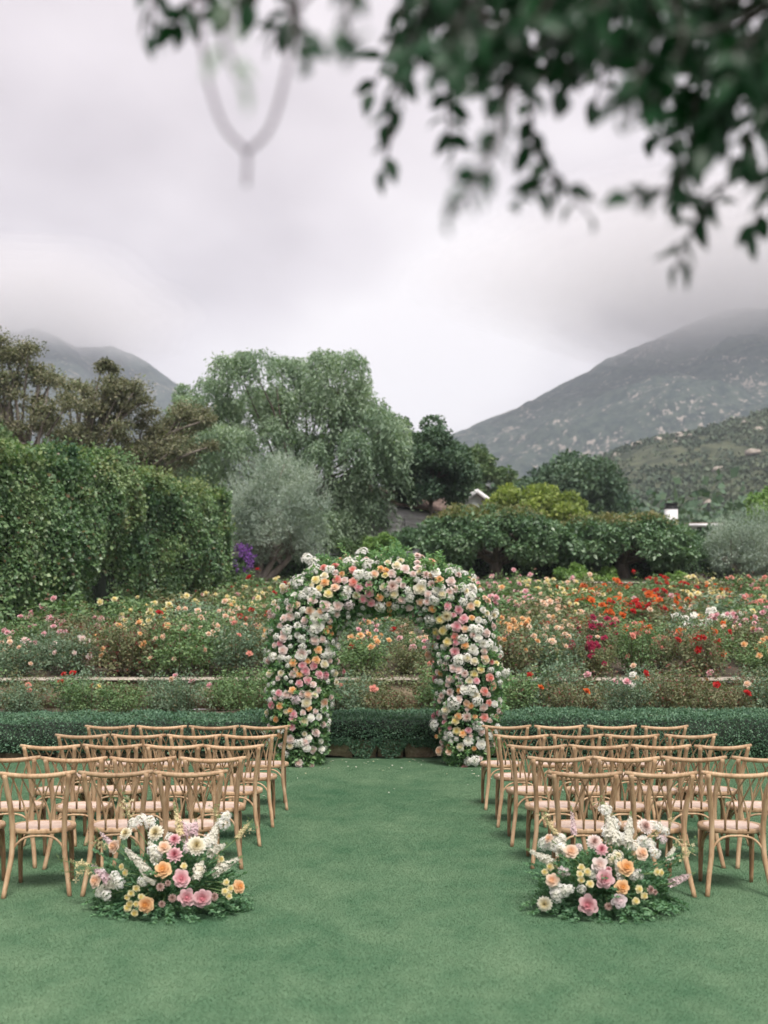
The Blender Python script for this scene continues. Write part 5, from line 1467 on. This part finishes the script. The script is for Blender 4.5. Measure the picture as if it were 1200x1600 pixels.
        q = Vector(d).to_track_quat('Z', 'Y').to_matrix(); r = rnd.uniform(.045, .075)
        w = (vv * r) @ np.array(q).T + np.array([x, 0, z]) + d * [R, R * .82, R]
        if w[:, 2].min() < 0.01: continue
        V.append(w); F.append(ff + nvt); MI.append(np.full(len(ff), keys.index(k))); nvt += len(vv)
    flat = [petal_mat('back_petal_' + k, PC[k][1], PC[k][1]) for k in keys]
    setp(mobj('rear_blooms', np_mesh('rear_blooms', np.concatenate(V), np.concatenate(F), smooth=True, matidx=np.concatenate(MI), mats=flat), root), kind='stuff')
arch()

# petals and leaves that dropped on the lawn before the arch
def fallen():
    g = Geo()
    for i in range(70):
        x = rnd.gauss(0, 1.1); y = rnd.uniform(14.2, 16.3) if rnd.random() < .95 else rnd.uniform(11, 14)
        s = rnd.uniform(.008, .018); a = rnd.uniform(0, 6.28); c, s2 = math.cos(a) * s, math.sin(a) * s
        m = 0 if rnd.random() < .75 else 1
        g.add([(x - c, y - s2, .015), (x + s2, y - c, .02), (x + c, y + s2, .016), (x - s2, y + c, .024)], [(0, 1, 2, 3)], m)
    o = mobj('fallen_petals', g.mesh('fallen_petals', [PM['C'], PM['Y']])); setp(o, 'small pale petals fallen on the lawn in front of the arch', 'petals', kind='stuff')
fallen()
# ------------------------------------------------------------------ the two floor arrangements
R2 = {k: [rose_mesh('garden_rose', PM[k], i * 11 + ord(k) + 3, 2, .9) for i in range(2)] for k in 'PDBOEYL'}
DAH = {k: dahlia_mesh('dahlia', PM[k], ord(k)) for k in 'CB'}
RUF = {k: dahlia_mesh('ruffled_bloom', PM[k], ord(k) + 5, 6, 10) for k in 'PU'}
SPK = {k: [spike_mesh('flower_spike', [PM[k], M['green_bit']], i + ord(k), 64, .15) for i in range(2)] for k in 'WLP'}
SPT = {k: [spike_mesh('thin_flower_spike', [PM[k], M['green_bit']], i + ord(k) + 9, 60, .10, .35) for i in range(2)] for k in 'WLPC'}
SPRAY = {k: thin_spray_mesh('white_spray', [PM[k], M['green_bit']], ord(k)) for k in 'CW'}

ARR = {
 'left': dict(o=(120, 1240), cx=262, label='floor bouquet of white, pink and apricot flowers beside the left chairs',
  rose="250,355,E,90 585,360,E,85 578,510,O,115 125,585,E,85 465,745,O,110 1085,625,O,90 700,570,P,115 735,695,P,105 838,700,P,120",
  dah="330,268,C,100 530,265,C,125 800,350,C,140", ruf="655,310,P,90 655,410,P,110 560,625,U,60 640,700,U,60 570,740,U,50 920,690,U,60 610,600,U,45",
  spk="470,520,300,340,W 930,520,1110,420,W 800,570,850,430,W 530,440,480,300,W 520,600,430,550,W 720,300,700,170,L 780,280,800,170,L 220,590,90,470,L 250,600,110,660,W 900,330,960,140,W 890,400,1010,330,W",
  thin="690,250,685,100,P 250,360,130,230,L 1070,300,1180,170,C 700,290,650,60,C 100,480,-30,470,C",
  spray="380,230,290,10,C 1040,330,1170,190,C 190,500,-90,480,C 250,380,110,330,C 930,240,930,80,C",
  clu="430,175,W,90 490,190,W,90 380,200,W,80 250,560,W,80 280,600,W,80 200,680,W,80 150,670,W,60 700,230,L,90 765,235,L,90 900,300,W,90 985,200,W,90 870,330,W,80 510,380,W,75 545,420,W,60 820,510,C,80 440,590,W,70 1000,150,W,70 740,370,L,60 400,320,E,0 620,290,W,60 170,530,L,60 640,650,U,0",
  yel="400,635 365,668 338,695 432,692 398,740 340,765 388,800 355,740 1000,595 1028,635 990,655 1018,685 718,485 300,490 325,530 965,440"),
 'right': dict(o=(820, 1240), cx=945, label='floor bouquet of white, pink and apricot flowers beside the right chairs',
  rose="310,388,E,95 782,402,E,95 678,495,O,110 650,628,O,100 185,580,E,90 162,300,E,60 500,475,B,95 535,570,P,115 632,715,L,100 425,745,P,120",
  dah="133,738,C,110 803,222,B,125 465,325,B,110", ruf="515,375,P,90 840,645,U,65 560,755,U,55 560,510,P,50 870,660,U,45",
  spk="610,320,530,70,W 560,300,600,150,W 690,340,710,120,W 180,460,10,370,W 240,400,270,270,W 960,450,1010,340,W 640,540,600,420,W",
  thin="330,270,310,80,L 980,600,1140,530,L 210,270,120,140,C 880,270,910,170,C 150,330,80,300,W",
  spray="200,260,110,120,C 970,400,1050,290,C 620,200,500,40,C 960,250,990,130,C 980,480,1120,340,C",
  clu="130,335,W,90 180,350,W,85 210,320,W,80 240,370,W,80 240,300,W,70 620,420,C,80 580,440,C,70 790,320,W,90 840,345,W,85 870,400,W,80 740,350,W,70 750,550,W,85 720,540,W,70 205,620,W,80 215,680,W,90 265,650,W,80 300,640,W,60 260,525,L,75 210,660,W,60 900,230,W,80 920,300,L,70 940,250,W,70 860,210,W,60 640,570,W,50 380,640,W,60 460,540,W,70 540,110,W,90 590,200,W,100 570,260,W,110 610,290,W,90 360,360,L,50 700,250,W,70 670,300,W,80",
  yel="380,495 370,540 420,525 438,605 378,580 765,642 800,685 743,720 910,530 170,490 135,525 885,525")}
M['bouquet_leaf'] = foliage_mat('bouquet_leaf', [(0.032, 0.08, 0.042), (0.06, 0.13, 0.066), (0.105, 0.19, 0.10)], trans=.25, patch=.6, patch_scale=5, spec=.4)

def arrangement(side):
    A = ARR[side]; ox, oy = A['o']; SC = 1200 / 280
    Y0 = 7.62; cx = (A['cx'] - 600) / FPX * Y0
    root = empty('floor_bouquet', (cx, Y0, 0)); setp(root, A['label'], 'floor bouquet', 'floor bouquets flanking the aisle')
    def W(tx, ty, off=0.0):
        px, py = ox + tx / SC, oy + ty / SC
        h = max(0.02, CAM_Z - (py - HOR) / FPX * 7.6)
        u = (px - A['cx']) / 120
        xr = (px - A['cx']) / FPX * 7.6; e = 1 - (xr / .56) ** 2 - (h / .54) ** 2
        y = Y0 + .10 - .37 * math.sqrt(max(e, 0)) - .02 + off
        return np.array([(px - 600) / FPX * y - cx, y - Y0, CAM_Z - (py - HOR) / FPX * y])
    rads = lambda d, y=7.6: d / SC / 2 / FPX * y
    ctr = np.array([0, .12, .18])
    gs = Geo()
    def put(name, me, p, r, n=None, zs=1.0):
        o = mobj(name, me, root, p); o.scale = (r, r, r * zs)
        nv = unit((p - ctr) * [1, 1, .8])[None][0] * .8 + np.array([0, -.75, .25]) + rng.normal(size=3) * .15 if n is None else n
        orient(o, nv); 
        gs.tube([p, p * .6 + ctr * .4, ctr * [1, 1, .4]], [.003, .003, .003], 4)
        return o
    for e in A['rose'].split():
        a, b, k, d = e.split(','); p = W(float(a), float(b), -.03); p[2] = max(p[2], rads(float(d)) * .8); put('garden_rose', rnd.choice(R2[k]), p, rads(float(d)) * 1.06)
    for e in A['dah'].split():
        a, b, k, d = e.split(','); p = W(float(a), float(b), -.02); p[2] = max(p[2], rads(float(d)) * .8); put('dahlia', DAH[k], p, rads(float(d)) * 1.02)
    for e in A['ruf'].split():
        a, b, k, d = e.split(','); put('ruffled_bloom', RUF[k], W(float(a), float(b), -.01), rads(float(d)) * 1.05)
    for e in A['clu'].split():
        a, b, k, d = e.split(',')
        if float(d) > 0: put('blossom_cluster', rnd.choice(CLUS[k]), W(float(a), float(b), .02), rads(float(d)) * 1.1)
    for e in A['yel'].split():
        a, b = e.split(','); put('spray_rose', rnd.choice(ROSES['Y']), W(float(a), float(b), -.03), rads(rnd.uniform(44, 56)))
    for key, src, nm in (('spk', SPK, 'flower_spike'), ('thin', SPT, 'flower_spike')):
        for e in A[key].split():
            a, b, c, d, k = e.split(','); p = W(float(a), float(b), .01); q = W(float(c), float(d), -.02 if float(d) > 300 else .06)
            L = np.linalg.norm(q - p); o = mobj(nm, rnd.choice(src[k]), root, p); fat = 1.0 if key == 'thin' else min(1.25, .15 / L * 1.3)
            o.scale = (L * fat, L * fat, L); orient(o, q - p)
            gs.tube([p, ctr * [1, 1, .4]], [.003, .003], 4)
    for e in A['spray'].split():
        a, b, c, d, k = e.split(','); p = W(float(a), float(b), .03); q = W(float(c), float(d), .06)
        L = np.linalg.norm(q - p); o = mobj('white_spray', SPRAY[k], root, p); o.scale = (L, L, L); orient(o, q - p)
    setp(mobj('stems', gs.mesh('bouquet_stems', M['green_bit'], smooth=True), root), kind='stuff')
    # greenery
    n = 7000; d = rand_dirs(n); d[:, 2] = np.abs(d[:, 2]); r = rng.uniform(.45, 1, n) ** .6
    p = d * r[:, None] * [.46, .27, .38]; p[:, 1] += .10; p[:, 2] = p[:, 2] * (1 + .15 * smoothn(p[:, 0] * 8, p[:, 1] * 8)) + .01
    P_, D_ = [p], [d + rand_dirs(n) * .9]
    for _ in range(130):   # fern-like sprigs spreading over the grass and out of the sides
        a = rnd.uniform(-math.pi, .2) if rnd.random() < .75 else rnd.uniform(0, math.pi); low = rnd.random() < .6
        dr = np.array([math.cos(a), math.sin(a) * .6, rnd.uniform(-.12, .05) if low else rnd.uniform(.2, 1.1)]); dr /= np.linalg.norm(dr)
        b = np.array([math.cos(a) * .34, math.sin(a) * .2 + .05, rnd.uniform(.05, .10) if low else rnd.uniform(.1, .3)]); L = rnd.uniform(.10, .24)
        t = np.repeat(np.linspace(.05, 1, 14), 2); sd = np.tile([-1, 1], 14); w = np.cross(dr, [0, 0, 1.]); 
        q = b + dr * L * t[:, None]; q[:, 2] = np.maximum(q[:, 2] - .10 * L * t ** 2 * 2, .012)
        P_.append(q); D_.append(w * sd[:, None] * .9 + dr * .7 + rng.normal(size=(28, 3)) * .2)
    p = np.concatenate(P_); dd = np.concatenate(D_)
    v, f = leaf_quads(p, dd, rand_dirs(len(p)) + [0, -.3, .7], .030 * rng.uniform(.6, 1.4, len(p)), .015)
    setp(mobj('leaves', np_mesh('bouquet_leaves', v, f, M['bouquet_leaf']), root), kind='stuff')
arrangement('left'); arrangement('right')

# ------------------------------------------------------------------ overhanging tree near the camera
M['near_leaf'] = foliage_mat('overhang_leaf', [(0.004, 0.022, 0.009), (0.007, 0.042, 0.015), (0.014, 0.068, 0.023)], k=1.0, trans=.10, patch=.3, patch_scale=3, spec=.3, rough=.45)  # dark albedo carries the shade of the backlit leaf undersides
M['near_leaf_pale'] = foliage_mat('overhang_leaf_pale', [(0.10, 0.15, 0.11), (0.15, .19, .15)], trans=.2, patch=.2)
M['near_bark'] = noise_mat('overhang_bark', (.018, .014, .014), (.045, .036, .033), 20, stretch=(1, 1, .3), bump=.4)

def leaf_shape(name, mat, bend=.18, seed=0):
    """ovate leaf, unit length along +X, a little folded and arched"""
    g = Geo(); t = np.linspace(0, 1, 7); w = .27 * np.sin(math.pi * t ** .8) ** .9; w[0] = .01; w[-1] = .004
    z = -bend * t ** 2; row = []
    for i in range(7):
        row += [(t[i], -w[i], z[i] + w[i] * .35), (t[i], 0, z[i]), (t[i], w[i], z[i] + w[i] * .35)]
    f = []
    for i in range(6):
        for j in (0, 1): f.append((i*3+j, i*3+j+1, (i+1)*3+j+1, (i+1)*3+j))
    g.add(row, f); return g.mesh(name, mat, smooth=True)
LEAVES = [leaf_shape('ovate_leaf', M['near_leaf'], b) for b in (.1, .22, .34)]
PALE = leaf_shape('pale_leaf', M['near_leaf_pale'], .2)

def overhang():
    root = empty('overhanging_tree', (2.6, .4, 0)); org = np.array([2.6, .4, 0])
    setp(root, 'dark green leafy branches of a tree hanging over the top of the view', 'tree')
    g = Geo(); tp = [(0, -.2, -.1), (.05, -.1, 1.2), (-.05, .1, 2.2), (0, .3, 3.0)]
    g.tube(curve3(tp, 14), np.linspace(.17, .10, len(curve3(tp, 14))), 12); mobj('trunk', g.mesh('overhang_trunk', M['near_bark'], smooth=True), root)
    twigs = []   # list of polylines in world space
    def T(*pts): return [np.array(P(p[0], p[1] - (14 if p[1] > 60 else 0), p[2] * .86)) for p in pts]
    def bd(px): return np.interp(px, [600, 640, 680, 740, 800, 850, 920, 990, 1050, 1120, 1200, 1500], [40, 120, 165, 165, 195, 185, 215, 200, 285, 290, 330, 430])
    r = random.Random(21)
    special = [T((250, -120, 1.9), (240, -20, 1.9), (236, 66, 1.9)), T((330, -90, 2.1), (300, 0, 2.0), (268, 62, 2.0)), T((460, -90, 2.0), (400, -5, 1.9), (360, 14, 1.9), (340, 5, 1.9)),
               T((500, -100, 2.2), (450, 20, 2.1), (432, 52, 2.1)), T((440, -40, 1.7), (462, 40, 1.6), (476, 98, 1.55)), T((380, -30, 1.25), (350, 70, 1.2), (372, 135, 1.2)),
               T((560, -60, 1.5), (540, 40, 1.4), (552, 85, 1.35)), T((690, -60, 2.3), (650, 40, 2.2), (630, 130, 2.1), (606, 205, 2.1)), T((700, 100, 2.2), (700, 190, 2.1), (703, 235, 2.1)),
               T((800, 150, 1.6), (770, 250, 1.5), (738, 305, 1.45), (706, 350, 1.4)), T((830, 180, 2.0), (835, 245, 2.0), (868, 290, 1.95), (915, 345, 1.9)), T((868, 290, 1.95), (835, 310, 1.95), (815, 322, 1.9)),
               T((1090, 250, 1.8), (1040, 310, 1.8), (985, 322, 1.75)), T((1180, 250, 2.2), (1110, 330, 2.1), (1075, 385, 2.1), (1058, 428, 2.1)), T((1130, 200, 2.1), (1065, 290, 2.1), (1068, 330, 2.1), (1120, 330, 2.1)),
               T((1230, 250, 2.2), (1190, 330, 2.2), (1180, 378, 2.2)), T((1090, 150, 2.4), (1080, 230, 2.3), (1060, 330, 2.3)), T((1000, 130, 1.9), (1040, 215, 1.9), (1062, 268, 1.9)), T((640, 0, 2.4), (625, 30, 2.3), (580, 160, 2.2)),
               T((612, 215, 2.1), (605, 250, 2.1), (599, 278, 2.1))]
    for t in special: twigs.append((t, 1))
    HAL = [((i * .618034) % 1, ((i * .754877) % 1)) for i in range(100)]
    for hu, hv in HAL:
        px = 640 + 800 * hu; d = r.uniform(1.6, 2.6); lim = bd(px)
        py = lim - 8 - hv ** 1.1 * (lim + 90)
        L = r.uniform(90, 190); a = r.uniform(-.9, .6)
        t = T((px + math.sin(-a) * L + 60, py - math.cos(a) * L, d + r.uniform(0, .3)), (px + 20 * r.uniform(-1, 1) + 22, py - L * .45, d), (px, py, d - .05))
        twigs.append((t, 0))
    for _ in range(36):    # crown above the frame
        px = r.uniform(200, 1500); d = r.uniform(1.6, 3.0); py = r.uniform(-420, -40)
        twigs.append((T((px + 120, py - 160, d + .2), (px + 40, py - 80, d), (px, py, d)), 0))
    g = Geo(); tw = Geo(); Ls = []
    # boughs: from the trunk top across, over the frame
    top = org + np.array([0, .3, 2.85])
    boughs = []
    for (px, py, d) in ((900, -260, 2.2), (1200, -180, 2.4), (520, -300, 2.1), (1420, -60, 2.0), (760, -220, 2.6)):
        e = np.array(P(px, py, d)); b = limb_path(top - [0, 0, r.uniform(0, .4)], e, .12, 12); boughs.append(b); g.tube(b - org, np.linspace(.05, .012, 12), 7)
    BP = np.concatenate(boughs)
    setp(mobj('bough', g.mesh('overhang_boughs', M['near_bark'], smooth=True), root))
    for t, sp in twigs:
        path = curve3(t, 12); j = np.argmin(np.linalg.norm(BP - path[0], axis=1))
        if sp == 0 or path[0][2] > P(0, 0, path[0][1]).z: tw.tube(curve3([BP[j], (BP[j] + path[0]) / 2 + [0, 0, .03], path[0]], 6) - org, .0045, 5)
        tw.tube(path - org, np.linspace(.0040, .0016, len(path)), 5)
        seglen = np.linalg.norm(np.diff(path, axis=0), axis=1).sum(); nl = max(3, int(seglen / (.020 if not sp else .022)))
        for i in range(nl):
            u = (i + 1) / nl * (len(path) - 1); a = int(min(u, len(path) - 2)); p = path[a] + (path[a+1] - path[a]) * (u - a); dr = unit((path[a+1] - path[a])[None])[0]
            sd = np.cross(dr, [r.uniform(-.6, .6), 1, r.uniform(-.6, .6)]) * (1 if i % 2 else -1)
            D = dr * r.uniform(.35, .9) + sd * r.uniform(.5, 1.0) + rng.normal(size=3) * .25 + np.array([0, 0, -.25]); 
            if i == nl - 1: D = dr
            s = r.uniform(.036, .058) * min(1, p[1] / 1.5) * (.95 if sp else 1.05)
            Ls.append((p, D, s, sp))
    def TF(*pts): return [np.array(P(p[0] + (386 - p[0]) * .08, p[1] - 14, 1.32)) for p in pts]
    # thin forked twig hanging very near the lens
    fork = [TF((300, 20, 1.12), (318, 130, 1.12), (345, 209, 1.12), (386, 252, 1.12)), TF((470, 30, 1.12), (452, 130, 1.12), (425, 214, 1.12), (386, 252, 1.12)), TF((386, 252, 1.12), (386, 276, 1.12), (385, 304, 1.12))]
    fg = Geo()
    for t in fork: 
        pth = curve3(t, 12); fg.tube(pth - org, .0026, 6)
    for t in fork[:2]:
        j = np.argmin(np.linalg.norm(BP - t[0], axis=1)); fg.tube(curve3([BP[j], (BP[j] + t[0]) / 2, t[0]], 6) - org, .0035, 5)
    mobj('hanging_twig', fg.mesh('hanging_twig', noise_mat('pale_twig', (.07, .05, .065), (.13, .10, .12), 9)), root)
    setp(mobj('twigs', tw.mesh('overhang_twigs', M['near_bark'], smooth=True), root), kind='stuff')
    def score(p):
        px, py = 600 + p[0] / p[1] * FPX, HOR - (p[2] - CAM_Z) / p[1] * FPX
        if px < -20 or px > 1215 or py < -15: return -1e9
        return py - (bd(px) if px > 600 else 40) + 500
    Ls.sort(key=lambda l: -score(l[0]))
    V = []; F = []; nv = 0; src = []
    for me in LEAVES:
        vv = np.empty(len(me.vertices) * 3, np.float32); me.vertices.foreach_get('co', vv); ff = np.empty(len(me.loops), np.int32); me.loops.foreach_get('vertex_index', ff); src.append((vv.reshape(-1, 3), ff.reshape(-1, 4)))
    for i, (p, D, s, sp) in enumerate(Ls):
        q = Vector(D).to_track_quat('X', 'Z')
        from mathutils import Quaternion
        q = q @ Quaternion((1, 0, 0), r.uniform(-1.2, 1.2))
        if i < 290:
            o = mobj('leaf', PALE if p[1] < 1.12 else r.choice(LEAVES), root, p - org); o.rotation_mode = 'QUATERNION'; o.rotation_quaternion = q; o.scale = (s, s, s)
        else:
            vv, ff = r.choice(src); w = (vv * s) @ np.array(q.to_matrix()).T + (p - org); V.append(w); F.append(ff + nv); nv += len(vv)
    print('overhang leaves', len(Ls))
    setp(mobj('foliage', np_mesh('overhang_foliage', np.concatenate(V), np.concatenate(F), M['near_leaf'], smooth=True), root), kind='stuff')
overhang()

# ------------------------------------------------------------------ haze
def haze():
    g = Geo(); g.box((0, 1350, 305), (5200, 3000, 614))
    me = g.mesh('haze', bpy.data.materials.new('haze_air')); m = me.materials[0]; m.use_nodes = True
    nt = m.node_tree; nt.nodes.clear(); out = N(nt, 'ShaderNodeOutputMaterial'); v = N(nt, 'ShaderNodeVolumePrincipled')
    v.inputs['Color'].default_value = (.82, .90, 1.0, 1); v.inputs['Density'].default_value = HAZE_DENSITY; v.inputs['Anisotropy'].default_value = 0.1
    nt.links.new(v.outputs[0], out.inputs['Volume'])
    o = mobj('haze', me); setp(o, 'thin pale haze in the air in front of the mountains', 'haze', kind='stuff')
HAZE_DENSITY = 0.00026
haze()

def low_cloud():
    mt = bpy.data.materials.new('cloud_vapour'); mt.use_nodes = True; nt = mt.node_tree; nt.nodes.clear()
    out = N(nt, 'ShaderNodeOutputMaterial'); v = N(nt, 'ShaderNodeVolumePrincipled')
    v.inputs['Color'].default_value = (.99, .965, .975, 1); v.inputs['Density'].default_value = .0016; v.inputs['Anisotropy'].default_value = 0.0
    nt.links.new(v.outputs[0], out.inputs['Volume'])
    for (px, py, d, rx, ry, rz, lab) in ((1240, 426, 1230, 400, 260, 96, 'low cloud resting on the right mountain summit'), (20, 488, 1450, 230, 210, 80, 'low cloud resting on the left mountain summit')):
        th = np.linspace(0, math.pi, 33); ph = np.linspace(0, 2 * math.pi, 65)[:-1]
        T, Q = np.meshgrid(th, ph, indexing='ij')
        k = 1 + .10 * smoothn(T * 3, Q * 2, 1.5, d) * np.sin(T)
        X = rx * np.sin(T) * np.cos(Q) * k; Y = ry * np.sin(T) * np.sin(Q) * k; Z = rz * np.cos(T) * k
        vv = np.stack([X, Y, Z], -1).reshape(-1, 3); n = 64
        f = [(i*n+j, (i+1)*n+j, (i+1)*n+(j+1)%n, i*n+(j+1)%n) for i in range(32) for j in range(n)]
        mm = np_mesh('low_cloud', vv, f, mt, smooth=True)
        o = mobj('low_cloud', mm, None, P(px, py, d)); setp(o, lab, 'cloud', kind='stuff')
        for q in (.9, .8, .7, .6, .5):
            c = mobj('inner_vapour', mm, o); c.scale = (q, q, q)
low_cloud()
